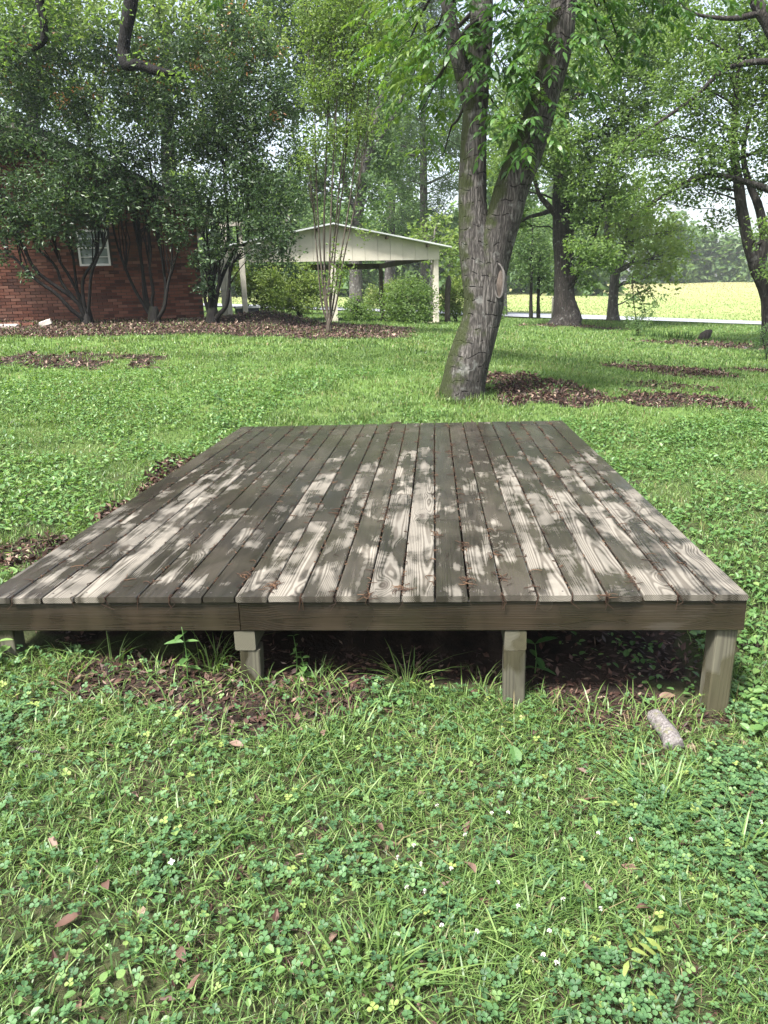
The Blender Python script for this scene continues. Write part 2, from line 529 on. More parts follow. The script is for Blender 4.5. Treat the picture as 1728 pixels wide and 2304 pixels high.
c = n.ramp(n.attr('tint'), [(0, (0.05, 0.024, 0.019)), (0.35, (0.105, 0.041, 0.028)), (0.7, (0.145, 0.058, 0.039)), (1, (0.19, 0.095, 0.068))])
c = n.mix(n.math('MULTIPLY', n.step(n.noise(n.pos(), 1.1, 4), 0.4, 0.75), 0.4), c, (0.11, 0.07, 0.055))
MAT['brick'] = n.done(n.pbsdf(c, 0.9, n.bump(n.noise(n.pos(), 90, 3), 0.4, 0.004), 0.2))
n = NT('window_glass')
MAT['glass'] = n.done(n.pbsdf(n.mix(n.step(n.noise(n.obj(), 3.0, 2), 0.4, 0.6), (0.13, 0.17, 0.165), (0.2, 0.25, 0.24)), 0.06, None, 0.6))
n = NT('road_asphalt')
rc = n.ramp(n.noise(n.pos(), 0.7, 5), [(0.3, (0.19, 0.19, 0.21)), (0.7, (0.27, 0.27, 0.29))])
MAT['asphalt'] = n.done(n.pbsdf(rc, 0.42, n.bump(n.noise(n.pos(), 60, 2), 0.3, 0.01), 0.5))
n = NT('mossy_log')
P_ = n.pos()
lc = n.ramp(n.noise(P_, 95, 5, 0.8), [(0.32, (0.035, 0.03, 0.028)), (0.5, (0.13, 0.118, 0.112)), (0.7, (0.25, 0.23, 0.225))])
lc = n.mix(n.step(n.noise(P_, 22, 3), 0.56, 0.68), lc, (0.12, 0.115, 0.075))
MAT['log'] = n.done(n.pbsdf(lc, 0.9, n.bump(n.noise(P_, 70, 4), 0.8, 0.006), 0.2))

# ---------------------------------------------------------------- terrain
TH = math.radians(20)             # the house and the carport are turned by this angle
ctrl = np.array([
    (-9, -6, -.30), (-1.3, -6, -.55), (6, -6, -.85), (-5, -2.5, -.27), (-1.3, -2.5, -.52), (2.5, -2.5, -.68),
    (-2.12, 0, -.412), (-.944, 0, -.53), (0, 0, -.568), (3, 0, -.66), (-5, 0, -.17), (-9, 0, .05),
    (-3.8, 2.4, -.2), (.4, 2.4, -.4), (3.5, 3, -.5), (-3.6, 4.8, -.12), (.4, 4.8, -.26), (-.93, 6.3, .065), (2, 6.3, -.12), (5, 6.5, -.3), (-8, 6, .3),
    (-3.55, 13.4, .66), (-8.6, 13.2, .92), (-6.2, 14.0, .87), (-7.4, 13.8, .93), (-12.5, 13.2, 1.07), (-14, 9, .75), (-6.8, 15.5, .93),
    (-1.2, 22, .52), (-7.5, 20, .75), (3.2, 24, .18), (5.7, 28, .2), (6.5, 16, -.15), (12, 14, -.4), (2.5, 12, .02), (-.5, 11, .3),
    (12.5, 32, -.26), (17, 32, -.5), (5, 36, .1), (-4, 42, .62), (20, 31, -.62), (17, 39, -.42), (7, 42.5, .12), (-2, 49, .6), (-18, 40, 1.3), (-30, 25, 1.8),
    (60, 150, 2.7), (13, 150, 3.5), (-40, 150, 4.4), (35, 90, 1.0), (5, 90, 1.7), (110, 150, 1.8), (60, 60, -.6), (-60, 90, 3),
    (300, 400, 4), (-300, 400, 6), (0, 400, 5), (-300, 0, 3), (300, 0, -2), (-300, -60, 3), (300, -60, -3), (40, -20, -1.8), (-40, -20, .9)], float)


def _tps(r2):
    return 0.5 * r2 * np.log(r2 + 1e-9)


_A = _tps(((ctrl[:, None, :2] - ctrl[None, :, :2]) ** 2).sum(2)) + np.eye(len(ctrl)) * 0.02
_Pm = np.c_[np.ones(len(ctrl)), ctrl[:, :2]]
_S = np.block([[_A, _Pm], [_Pm.T, np.zeros((3, 3))]])
_W = np.linalg.solve(_S, np.r_[ctrl[:, 2], 0, 0, 0])


def G(x, y):
    x, y = np.broadcast_arrays(np.asarray(x, float), np.asarray(y, float))
    sh = x.shape
    x, y = x.ravel(), y.ravel()
    out = np.empty(len(x))
    for i in range(0, len(x), 50000):
        xs, ys = x[i:i + 50000], y[i:i + 50000]
        r2 = (xs[:, None] - ctrl[None, :, 0]) ** 2 + (ys[:, None] - ctrl[None, :, 1]) ** 2
        z = _tps(r2) @ _W[:-3] + _W[-3] + _W[-2] * xs + _W[-1] * ys
        near = smooth(45, 20, ys)
        z = z + near * (0.05 * (fbm(xs * 1.1, ys * 1.1, 3) - 0.5) + 0.022 * (fbm(xs * 5, ys * 5, 9, 2) - 0.5))
        # the leaf mound by the house corner and the swelling at the oak's foot
        z = z + 0.27 * np.exp(-(((xs + 5.1) / 1.0) ** 2 + ((ys - 15.1) / 0.6) ** 2)) + 0.13 * np.exp(-(((xs - 3.2) / 1.0) ** 2 + ((ys - 23.8) / 0.8) ** 2))
        out[i:i + 50000] = z
    return out.reshape(sh)


def gz(x, y):
    return float(G(np.array([x]), np.array([y]))[0])


def ground_at(u, v):
    """where the line of sight through (u, v) meets the ground"""
    x, y = u * 1728 / 1659, v * 2304 / 2212
    d = _f + CR * (x - 864) / FPX + CU * (1152 - y) / FPX
    t = np.concatenate([np.arange(0.8, 12, 0.01), np.arange(12, 60, 0.05)])
    P = CAM + t[:, None] * d
    k = np.argmax(P[:, 2] < G(P[:, 0], P[:, 1]))
    return P[k]


# patches without grass: (centre x, y, half width, half depth, strength)
PATCH = []


def patch(u, v, rx, ry, s=1.0):
    p = ground_at(u, v)
    PATCH.append((p[0], p[1], rx, ry, s))


patch(1135, 838, 0.85, 0.85, 1.0)          # beside the pecan
patch(1215, 852, 0.6, 0.55, 0.9)
patch(90, 778, 1.5, 0.62, 0.9)            # left lawn
patch(250, 771, 1.1, 0.38, 0.7)
patch(1460, 802, 1.1, 1.0, 0.85)           # right lawn
patch(1480, 835, 0.8, 0.35, 0.5)
patch(1510, 868, 0.9, 0.42, 0.9)
patch(1570, 748, 1.9, 1.3, 0.95)
patch(1500, 740, 0.9, 0.6, 0.6)
patch(1655, 805, 0.8, 0.5, 0.8)
PATCH += [(-3.48, 2.6, 0.22, 2.4, 0.8), (-3.6, 3.5, 0.36, 0.7, 0.7), (-3.75, 1.3, 0.3, 0.5, 0.6)]   # along the deck's left side
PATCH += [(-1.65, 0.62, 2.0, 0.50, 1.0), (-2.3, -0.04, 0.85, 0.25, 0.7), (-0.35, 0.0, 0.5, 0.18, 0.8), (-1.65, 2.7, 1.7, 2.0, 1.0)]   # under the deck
PATCH += [(3.2, 23.7, 1.9, 0.8, 0.8), (-1.0, 11.4, 0.7, 0.25, 0.3), (-0.95, 6.2, 0.35, 0.3, 0.7)]


def bed(x, y):
    """leaf-covered bed in front of the house, running to the crape myrtle"""
    front = 11.25 + 0.25 * np.sin(x * 0.9) + 0.05 * (x + 8)
    front = np.where(x > -3.6, front + (x + 3.6) * 0.55, front)
    return smooth(-0.25, 0.25, y - front) * smooth(0.6, -0.6, y - (15.6 + 0.36 * (x + 6.8))) * smooth(-1.2, -2.4, x)


def litter(x, y):
    w = (fbm(x * 2.3, y * 2.3, 21) - 0.5)
    m = bed(x, y + w * 0.5)
    for cx, cy, rx, ry, s in PATCH:
        d = np.sqrt(((x - cx) / rx) ** 2 + ((y - cy) / ry) ** 2) + w * 1.5 + (fbm(x * 7, y * 7, 23) - .5) * .5
        m = np.maximum(m, s * smooth(1.15, 0.72, d))
    return m


# road: straight strip, near edge through two points
RN0, RN1 = np.array(at(1646, 699, 32.0)), np.array(at(1240, 683.5, 36.2))
rd = (RN0 - RN1)[:2] / np.linalg.norm((RN0 - RN1)[:2])
rn = np.array([-rd[1], rd[0]])
if rn[1] < 0:
    rn = -rn


def road_dist(x, y):
    return (x - RN1[0]) * rn[0] + (y - RN1[1]) * rn[1]


def axis(lo, hi, near_lo, near_hi, step, grow=1.13):
    a = list(np.arange(near_lo, near_hi + 1e-6, step))
    s, p = step, near_lo
    while p > lo:
        s *= grow
        p -= s
        a.insert(0, max(p, lo))
    s, p = step, near_hi
    while p < hi:
        s *= grow
        p += s
        a.append(min(p, hi))
    return np.array(a)


gx = axis(-320, 320, -6, 5, 0.13, 1.07)
gy = axis(-40, 420, -3, 9, 0.13, 1.05)
X, Y = np.meshgrid(gx, gy)
Z = G(X, Y)
V = np.stack([X.ravel(), Y.ravel(), Z.ravel()], 1)
nx_, ny_ = len(gx), len(gy)
idx = np.arange(nx_ * ny_).reshape(ny_, nx_)
T = np.concatenate([np.stack([idx[:-1, :-1].ravel(), idx[:-1, 1:].ravel(), idx[1:, 1:].ravel()], 1),
                    np.stack([idx[:-1, :-1].ravel(), idx[1:, 1:].ravel(), idx[1:, :-1].ravel()], 1)])
n = NT('ground_soil')
P_ = n.pos()
soil = n.ramp(n.noise(P_, 9, 5, 0.65), [(0.3, (0.010, 0.0075, 0.006)), (0.7, (0.034, 0.024, 0.018))])
thatch = n.ramp(n.noise(P_, 14, 5, 0.7), [(0.25, (0.05, 0.075, 0.02)), (0.5, (0.075, 0.13, 0.03)), (0.8, (0.12, 0.17, 0.045))])
thatch = n.mix(n.math('MULTIPLY', n.step(n.noise(P_, 1.1, 4), 0.5, 0.72), 0.5), thatch, (0.11, 0.095, 0.045))
bare = n.math('ADD', n.attr('litter'), n.math('MULTIPLY', n.math('SUBTRACT', n.noise(P_, 6, 4), 0.5), 0.5), clamp=True)
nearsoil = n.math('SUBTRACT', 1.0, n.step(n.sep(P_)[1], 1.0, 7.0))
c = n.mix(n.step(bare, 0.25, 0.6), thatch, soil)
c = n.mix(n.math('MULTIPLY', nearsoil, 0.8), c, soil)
fieldn = n.noise(n.vec('MULTIPLY', P_, (0.05, 0.16, 1)), 1.0, 4, 0.6)
fc = n.ramp(fieldn, [(0.3, (0.13, 0.2, 0.065)), (0.5, (0.195, 0.225, 0.085)), (0.75, (0.27, 0.235, 0.125))])
fine = n.noise(n.vec('MULTIPLY', P_, (1.2, 3.0, 1)), 1.0, 4, 0.7)
fc = n.mix(n.math('MULTIPLY', n.step(fine, 0.35, 0.7), 0.4), fc, (0.17, 0.22, 0.06))
fc = n.mix(n.math('MULTIPLY', n.step(n.sep(P_)[1], 55.0, 120.0), 0.55), fc, (0.28, 0.23, 0.13))
c = n.mix(n.attr('field'), c, fc)
MAT['ground'] = n.done(n.pbsdf(c, 0.95, n.bump(n.noise(P_, 30, 4, 0.7), 0.7, 0.03), 0.15))
ground = link('ground', mesh_tris('ground', V, T, {'litter': litter(V[:, 0], V[:, 1]), 'field': smooth(6.0, 8.0, road_dist(V[:, 0], V[:, 1]))}, True), MAT['ground'])
tag(ground, 'uneven soil and lawn rising gently from the deck to the house', 'ground', kind='structure')

mb = MB()
ts = np.arange(-70, 70.1, 1.0)
for a, b in zip(ts[:-1], ts[1:]):
    q = []
    for t, s in ((a, 0), (b, 0), (b, 1), (a, 1), (b, 2), (a, 2)):
        p = RN1[:2] + rd * t + rn * (s * 3.1)
        q.append((p[0], p[1], gz(p[0], p[1])))
    z0, z1 = 0.5 * (q[0][2] + q[2][2]) * 0 + 0, 0
    mb.add([(x_, y_, z_ + 0.07) for x_, y_, z_ in q], [(0, 1, 2), (0, 2, 3), (3, 2, 4), (3, 4, 5)])
road = mb.build('road', MAT['asphalt'], None, True)
tag(road, 'pale grey wet asphalt road crossing beyond the lawn', 'road', kind='structure')

# ---------------------------------------------------------------- deck
NB, BW, PITCHB, LEN = 23, 0.1355, 0.1429, 4.684
deck = empty('wooden_deck', (0, 0, 0), 0, 'weathered low wooden deck platform with damp grey planks on short posts', 'deck')
MAT['deck_board'] = wood_mat('deck_board', deck, (0.19, 0.173, 0.142), (0.078, 0.066, 0.05), (0.023, 0.0196, 0.0158), (0.012, 0.0101, 0.0082), 'deck')
MAT['rim_wood'] = wood_mat('rim_wood', deck, (0.085, 0.075, 0.06), (0.042, 0.034, 0.026), (0.0185, 0.0135, 0.0092), (0.0068, 0.005, 0.0036), 'rim')
MAT['post_wood'] = wood_mat('post_wood', deck, (0.085, 0.08, 0.055), (0.048, 0.044, 0.03), (0.03, 0.027, 0.0175), (0.018, 0.016, 0.011), 'post')


def plank(name, w, t, ln, bev=0.005):
    """cross-section in x,z (rounded corners), length along y from 0"""
    a, b = w / 2, t / 2
    poly = [(-a + bev, -b), (a - bev, -b), (a, -b + bev), (a, b - bev), (a - bev * .4, b - bev * .35), (a - bev * 1.2, b), (-a + bev * 1.2, b), (-a + bev * .4, b - bev * .35), (-a, b - bev), (-a, -b + bev)]
    m = MB()
    m.prism(poly, 0, ln)
    return mesh_tris(name, np.concatenate(m.v), np.concatenate(m.t))


joints = [2.35, 1.74, 2.95, 3.55, 1.74, 2.95, 2.35, 3.55, 1.14, 2.95, 1.74, 3.55, 2.35, 1.14, 2.95, 1.74, 3.55, 2.35, 2.95, 1.74, 3.55, 1.14, 2.35]
for i in range(NB):
    xc = -(i + 0.5) * PITCHB
    js = [0.0] + [joints[i]] + ([joints[i] + 1.8] if joints[i] < 1.5 else []) + [LEN]
    for a, b in zip(js[:-1], js[1:]):
        w = BW + rng.uniform(-.0012, .0012)
        y0 = a + (rng.uniform(-.012, -.003) if a == 0 else 0.0015)
        ln = b - y0 - (0.0015 if b < LEN else rng.uniform(-.006, .006))
        me = plank('board', w, 0.026, ln)
        o = link('board', me, MAT['deck_board'], deck, (xc + rng.uniform(-.0008, .0008), y0, -0.013 + rng.uniform(-.0022, .001)))
        o.rotation_euler = (rng.uniform(-.0006, .0006), rng.uniform(-.006, .006), 0)
sm_ = MB()
sm_.tube([(0, 0, -.004), (0, 0, .0006), (0, 0, .0011)], [.0042, .0042, .003], 8)
screw_me = mesh_tris('screw', np.concatenate(sm_.v), np.concatenate(sm_.t), {'tint': np.concatenate(sm_.a)})
screw_me.materials.append(MAT['wire'])
for i in range(NB):
    for sy in (0.045, joints[i] - .022, joints[i] + .022):
        for sx_ in (-.042, .042):
            link('screw', screw_me, None, deck, (-(i + .5) * PITCHB + sx_ + rng.normal(0, .004), sy + rng.normal(0, .003), -.0006))
ROT_RIM = Matrix(((0, 1, 0), (0, 0, 1), (1, 0, 0)))


def rim(x0, x1, y, ztop=-0.0282, h=0.138, t=0.038):
    o = link('rim_board', plank('rim_board', h, t, x1 - x0, 0.004), MAT['rim_wood'], deck)
    o.matrix_local = Matrix.LocRotScale(Vector((x0, y, ztop - h / 2)), ROT_RIM, None)
    return o


rim(-3.282, -2.135, 0.026)
rim(-2.131, -0.004, 0.0245)
rim(-3.282, -0.004, LEN - 0.03)
for x in (-0.028, -3.262):
    o = link('rim_board', plank('rim_board', 0.038, 0.138, LEN - 0.11, 0.004), MAT['rim_wood'], deck, (x, 0.055, -0.0985))
for x in np.linspace(-2.87, -0.42, 7):
    link('joist', plank('joist', 0.038, 0.138, LEN - 0.12, 0.004), MAT['rim_wood'], deck, (x, 0.06, -0.0985))
for bx_ in (-2.115, -0.945):
    for bl0, bl1 in ((0.012, 2.2), (2.21, LEN - 0.1)):
        link('beam', plank('beam', 0.092, 0.092, bl1 - bl0, 0.006), MAT['post_wood'], deck, (bx_ + rng.uniform(-.006, .006), bl0, -0.168 - 0.047))
ROT_POST = Matrix(((1, 0, 0), (0, 0, -1), (0, 1, 0)))


def post(x, y, ztop, w=0.09, tw=0.0, tilt=0.0):
    z0 = gz(x, y) - 0.12
    o = link('post', plank('post', w, w, ztop - z0, 0.006), MAT['post_wood'], deck)
    R_ = (Matrix.Rotation(tilt, 3, 'Y') @ Matrix.Rotation(tw, 3, 'Z')) @ ROT_POST
    o.matrix_local = Matrix.LocRotScale(Vector((x, y, z0)), R_, None)


post(-2.112, 0.062, -0.263, 0.09, 0.05, 0.02)
post(-0.945, 0.058, -0.263, 0.094, -0.03, 0.0)
post(-0.075, 0.075, -0.168, 0.094, 0.10, 0.02)
post(-3.225, 0.07, -0.168, 0.09, 0.0, 0.0)
for y in (2.1, LEN - 0.2):
    for x, zt in ((-3.2, -.168), (-2.115, -.263), (-.945, -.263), (-.08, -.168)):
        if gz(x, y) < zt - 0.04:
            post(x, y, zt)

# ---------------------------------------------------------------- leaves and trees
def leaves(C, L, W, aim=None, droop=0.3, flat=0.6, fold=0.25):
    """folded four-point leaves at the points C; returns V (n*4, 3), T"""
    N = len(C)
    L = np.broadcast_to(np.asarray(L, float), (N,))
    W = np.broadcast_to(np.asarray(W, float), (N,))
    ph = rng.uniform(0, 2 * np.pi, N)
    el = rng.normal(-droop, 0.5, N)
    d = np.stack([np.cos(ph) * np.cos(el), np.sin(ph) * np.cos(el), np.sin(el)], 1)
    if aim is not None:
        d = d + aim
        d /= np.linalg.norm(d, axis=1)[:, None] + 1e-9
    up = np.stack([rng.normal(0, 1, N), rng.normal(0, 1, N), rng.normal(0, 1, N) + flat * 3], 1)
    s = np.cross(d, up)
    s /= np.linalg.norm(s, axis=1)[:, None] + 1e-9
    nn = np.cross(s, d)
    a = C
    b = C + d * (L * 0.45)[:, None] + s * (W * 0.5)[:, None] + nn * (W * fold)[:, None]
    t = C + d * L[:, None] - nn * (L * 0.08)[:, None]
    e = C + d * (L * 0.45)[:, None] - s * (W * 0.5)[:, None] + nn * (W * fold)[:, None]
    V = np.stack([a, b, t, e], 1).reshape(-1, 3)
    i = np.arange(N)[:, None] * 4
    T = np.concatenate([i + np.array([0, 1, 2]), i + np.array([0, 2, 3])])
    return V, T


def lobes_twigs(lobes, dens):
    """twig centres through ellipsoids, more of them near the outside"""
    out = []
    for (c, r) in lobes:
        r = np.asarray(r, float)
        n_ = max(3, int(dens * (r[0] * r[1] * r[2]) ** (2 / 3.0)))
        d = rng.normal(0, 1, (n_, 3))
        d /= np.linalg.norm(d, axis=1)[:, None]
        q = rng.uniform(0, 1, n_) ** (1 / 2.4)
        out.append(np.asarray(c) + d * q[:, None] * r * rng.uniform(0.75, 1.2, (n_, 1)))
    return np.concatenate(out)


def crown_mesh(lobes, dens, per, sig, L, W, tint_lo=0.0, tint_hi=1.0, droop=0.3, red=0.0, red_z=1e9, flat=0.6):
    tw = lobes_twigs(lobes, dens)
    N = len(tw)
    k = rng.poisson(per, N) + 2
    rep = np.repeat(np.arange(N), k)
    ax = rng.normal(0, 1, (N, 3))
    ax[:, 2] *= 0.4
    ax /= np.linalg.norm(ax, axis=1)[:, None]
    along = rng.uniform(-1, 1, len(rep))
    C = tw[rep] + ax[rep] * (along * sig * 1.6)[:, None] + rng.normal(0, sig * 0.5, (len(rep), 3))
    ll = L * rng.uniform(0.65, 1.25, len(rep))
    V, T = leaves(C, ll, ll * W / L, None, droop, flat)
    t = np.clip(rng.uniform(tint_lo, tint_hi, N)[rep] * 0.6 + rng.uniform(tint_lo, tint_hi, len(rep)) * 0.4, 0, 0.94 if red else 1)
    if red:
        hot = (rng.uniform(0, 1, N) < red * smooth(red_z - 1.5, red_z + 1.0, tw[:, 2]))[rep] & (rng.uniform(0, 1, len(rep)) < 0.7)
        t = np.where(hot, rng.uniform(0.965, 1, len(rep)), t)
    return V, T, np.repeat(t, 4), tw


def limb_path(p0, p1, sag=0.0, wob=0.12, n_=7):
    p0, p1 = np.asarray(p0, float), np.asarray(p1, float)
    t = np.linspace(0, 1, n_)[:, None]
    L = np.linalg.norm(p1 - p0)
    P = p0 * (1 - t) + p1 * t
    P[:, 2] += sag * L * (np.sin(t[:, 0] * np.pi))
    P[1:-1] += rng.normal(0, wob * L / n_, (n_ - 2, 3))
    return P


def tree(name, label, base, trunk, lobes, leaf, bark, dens=60, per=9, sig=0.16, L=0.1, W=0.055, limbs=None, tint=(0, 1), droop=0.3,
         group=None, cat='tree', nlimb=None, sub=2, crown='crown', k=10, flare=0.0, red=0.0, red_z=1e9, limb_r=0.16, flat=0.22):
    """trunk: rows (x, y, z, r); lobes: list of (centre, radii); limbs: extra rows of paths"""
    root = empty(name, base, 0, label, cat, group)
    tr = spline(np.asarray(trunk, float), max(10, 4 * len(trunk)))
    if flare:
        hz = tr[:, 2] - tr[0, 2]
        tr[:, 3] *= 1 + flare * np.exp(-hz / 0.35)
    m = MB()
    m.tube(tr[:, :3], tr[:, 3], k, wob=0.22, seed=int(abs(base[0]) * 31) % 97)
    m.build('trunk', MAT[bark], root, True, base)
    for row in limbs or []:
        q = spline(np.asarray(row, float), 4 * len(row))
        m = MB()
        m.tube(q[:, :3], q[:, 3], 8, wob=0.2, seed=3)
        m.build('branch', MAT[bark], root, True, base)
    V, T, t, tw = crown_mesh(lobes, dens, per, sig, L, W, tint[0], tint[1], droop, red, red_z, flat)
    order = list(range(len(lobes)))
    for li in order[:nlimb if nlimb is not None else len(order)]:
        c = np.asarray(lobes[li][0])
        hz = tr[:, 2]
        cand = np.where(hz < c[2] - 0.15 * np.linalg.norm(c[:2] - tr[-1, :2]))[0]
        j = cand[-1] if len(cand) else len(tr) // 2
        j = min(j, len(tr) - 2)
        r0 = max(0.012, min(tr[j, 3] * 0.55, limb_r * np.mean(lobes[li][1]) / 2.0))
        m = MB()
        P = limb_path(tr[j, :3], c, 0.05)
        m.tube(P, np.linspace(r0, r0 * 0.3, len(P)), 6)
        rr = np.mean(lobes[li][1])
        near = tw[np.linalg.norm(tw - c, axis=1) < rr * 1.2]
        for q in near[rng.permutation(len(near))[:int(sub * 4)]]:
            s0 = P[rng.integers(3, len(P))]
            m.tube(limb_path(s0, q, 0.05, 0.15, 5), np.linspace(r0 * 0.4, 0.006, 5), 5)
        m.build('branch', MAT[bark], root, True, base)
    me = mesh_tris(crown, V - np.asarray(base), T, {'tint': t})
    link(crown, me, MAT[leaf], root)
    return root


def px_lobes(rows, sc_y=1.0):
    """rows (u, v, radius in picture units, depth Y, optional y-radius factor)"""
    out = []
    for row in rows:
        u, v, r, Yd = row[:4]
        R_ = r * sc_y * 1.0416 * (Yd + 2.98) / FPX
        out.append((at(u, v, Yd), (R_, R_ * (row[4] if len(row) > 4 else 1.0), R_)))
    return out


def px_path(rows):
    """rows (u, v, Y, radius in metres)"""
    return [(*at(u, v, Yd), r) for u, v, Yd, r in rows]


def gbase(x, y, dz=0.0):
    return np.array([x, y, gz(x, y) + dz])

# ---------------------------------------------------------------- the pecan behind the deck
YP = 6.3
pb = gbase(-0.95, YP)
pecan = empty('pecan_tree', pb, 0, 'mossy grey forked tree trunk with hanging compound leaves just beyond the deck', 'tree')


def rough_tube(rows, n_=130, k=44, seed=0, amp=0.055, flare=0.0):
    q = spline(np.asarray(px_path(rows), float), n_)
    P, R_ = q[:, :3], q[:, 3]
    D = np.gradient(P, axis=0)
    s = np.r_[0, np.cumsum(np.linalg.norm(np.diff(P, axis=0), axis=1))]
    D /= np.linalg.norm(D, axis=1)[:, None]
    ang = np.linspace(0, 2 * np.pi, k, endpoint=False)
    ref = np.array([1.0, 0, 0])
    V = np.zeros((n_, k, 3))
    for i in range(n_):
        n1 = ref - D[i] * (ref @ D[i])
        n1 /= np.linalg.norm(n1)
        ref = n1
        n2 = np.cross(D[i], n1)
        big = fbm(np.cos(ang) * 1.3 + 7, np.sin(ang) * 1.3 + s[i] * 1.1, seed) - 0.5
        fin = fbm(np.cos(ang) * 6 + 17, np.sin(ang) * 6 + s[i] * 5, seed + 5) - 0.5
        rr = R_[i] * (1 + amp * 2.6 * big) + 0.012 * fin
        if flare:
            rr = rr + flare * math.exp(-s[i] / 0.22) * (1 + 0.5 * np.cos(ang * 4 + 1.0))
        V[i] = P[i] + np.outer(np.cos(ang) * rr, n1) + np.outer(np.sin(ang) * rr, n2)
    V = V.reshape(-1, 3)
    T = []
    for i in range(n_ - 1):
        for j in range(k):
            a, b = i * k + j, i * k + (j + 1) % k
            T += [(a, b, b + k), (a, b + k, a + k)]
    return V, np.array(T)


m = MB()
V, T = rough_tube([(993, 880, YP, .255), (998, 845, YP, .245), (1010, 790, YP, .246), (1022, 750, YP, .24), (1038, 700, YP, .222), (1046, 650, YP, .232), (1043, 600, YP, .232), (1030, 540, YP, .2),
                   (1022, 460, YP, .165), (1020, 400, YP, .155), (1023, 300, YP, .143), (1030, 200, YP, .13), (1037, 100, YP + .05, .13), (1041, 0, YP + .1, .12), (1046, -200, YP + .2, .10), (1052, -500, YP + .3, .07)], 170, 44, 1, flare=0.05)
m.add(V, T)
m.build('trunk', MAT['pecan_bark'], pecan, True, pb)
m = MB()
V, T = rough_tube([(1036, 690, YP, .15), (1050, 620, YP - .02, .195), (1068, 540, YP - .03, .205), (1090, 465, YP - .05, .203), (1108, 400, YP - .08, .195), (1146, 300, YP - .12, .18), (1178, 200, YP - .16, .155), (1204, 100, YP - .2, .152),
                   (1218, 0, YP - .2, .135), (1240, -200, YP - .2, .11), (1275, -480, YP - .1, .07)], 120, 44, 4)
m.add(V, T)
tag(m.build('trunk', MAT['pecan_bark'], pecan, True, pb), 'thick mossy leader leaning to the right above the fork')
lead_l = np.array(px_path([(1020, 400, YP, .17), (1030, 200, YP, .14), (1041, 0, YP, .12), (1046, -200, YP + .2, .1), (1052, -500, YP + .3, .07)]))
lead_r = np.array(px_path([(1108, 400, YP, .2), (1178, 200, YP - .16, .17), (1218, 0, YP - .2, .135), (1240, -200, YP - .2, .11), (1275, -480, YP - .1, .07)]))
m = MB()
q = spline(px_path([(1025, 245, YP, .10), (1003, 175, YP - .05, .092), (985, 100, YP - .1, .085), (968, 20, YP - .1, .07), (940, -120, YP, .05)]), 24)
m.tube(q[:, :3], q[:, 3], 14, wob=0.15)
m.build('branch', MAT['pecan_bark'], pecan, True, pb)
# healed wound where a limb was cut
sc0 = at(1077, 607, YP - 0.205)
ex = Vector((0.86, -0.3, 0.08)).normalized()
ez = Vector((-0.05, 0.02, 1)).normalized()
ey = ez.cross(ex)
ang = np.linspace(0, 2 * np.pi, 29)
m = MB()
for a0, a1, rr in ((0.0, 2 * np.pi, 0.010),):
    aa = np.linspace(a0, a1, 33)
    P = [np.array(sc0) + np.array(ex) * (0.062 * math.cos(a) * (1 + 0.12 * math.sin(3 * a))) + np.array(ez) * (0.185 * math.sin(a)) - np.array((0, 1, 0)) * 0.01 for a in aa]
    m.tube(P, [rr * (1 + 0.5 * max(0, math.cos(a)) + 0.25 * math.sin(5 * a)) for a in aa], 10, cap=False)
scar = m.build('scar_lip', MAT['scar_lip'], pecan, True, pb)
m = MB()
R2 = [(0, 0), (0.02, .6), (.045, .9), (.052, 1)]
Vs, Ts = [np.array(sc0) - np.array((0, 1, 0)) * 0.012], []
for ri in (0.5, 1.0):
    for a in ang[:-1]:
        Vs.append(np.array(sc0) + np.array(ex) * (0.064 * ri * math.cos(a)) + np.array(ez) * (0.18 * ri * math.sin(a)) + np.array((0, 1, 0)) * (0.02 if ri == 1 else 0.0) + rng.normal(0, .003, 3))
for j in range(28):
    Ts += [(0, 1 + j, 1 + (j + 1) % 28), (1 + j, 29 + j, 29 + (j + 1) % 28), (1 + j, 29 + (j + 1) % 28, 1 + (j + 1) % 28)]
m.add(Vs, Ts)
m.build('scar_wood', MAT['scar_wood'], pecan, True, pb)


def leaflets(B, D, L, W, t, droop=0.15):
    """lanceolate leaflets, six points each"""
    N = len(B)
    up = np.tile(np.array([0, 0, 1.0]), (N, 1)) + rng.normal(0, 0.35, (N, 3))
    s = np.cross(D, up)
    s /= np.linalg.norm(s, axis=1)[:, None] + 1e-9
    nn = np.cross(s, D)

    def pt(f, side, lift):
        return B + D * (L * f)[:, None] + s * (W * side)[:, None] + nn * (W * lift)[:, None] - np.array([0, 0, 1.0]) * (L * droop * f * f)[:, None]
    V = np.stack([pt(0, 0, 0), pt(.33, .5, .18), pt(.68, .36, .14), pt(1, 0, 0), pt(.68, -.36, .14), pt(.33, -.5, .18)], 1).reshape(-1, 3)
    i = np.arange(N)[:, None] * 6
    T = np.concatenate([i + np.array(k) for k in ((0, 1, 5), (1, 2, 5), (2, 4, 5), (2, 3, 4))])
    return V, T, np.repeat(t, 6)


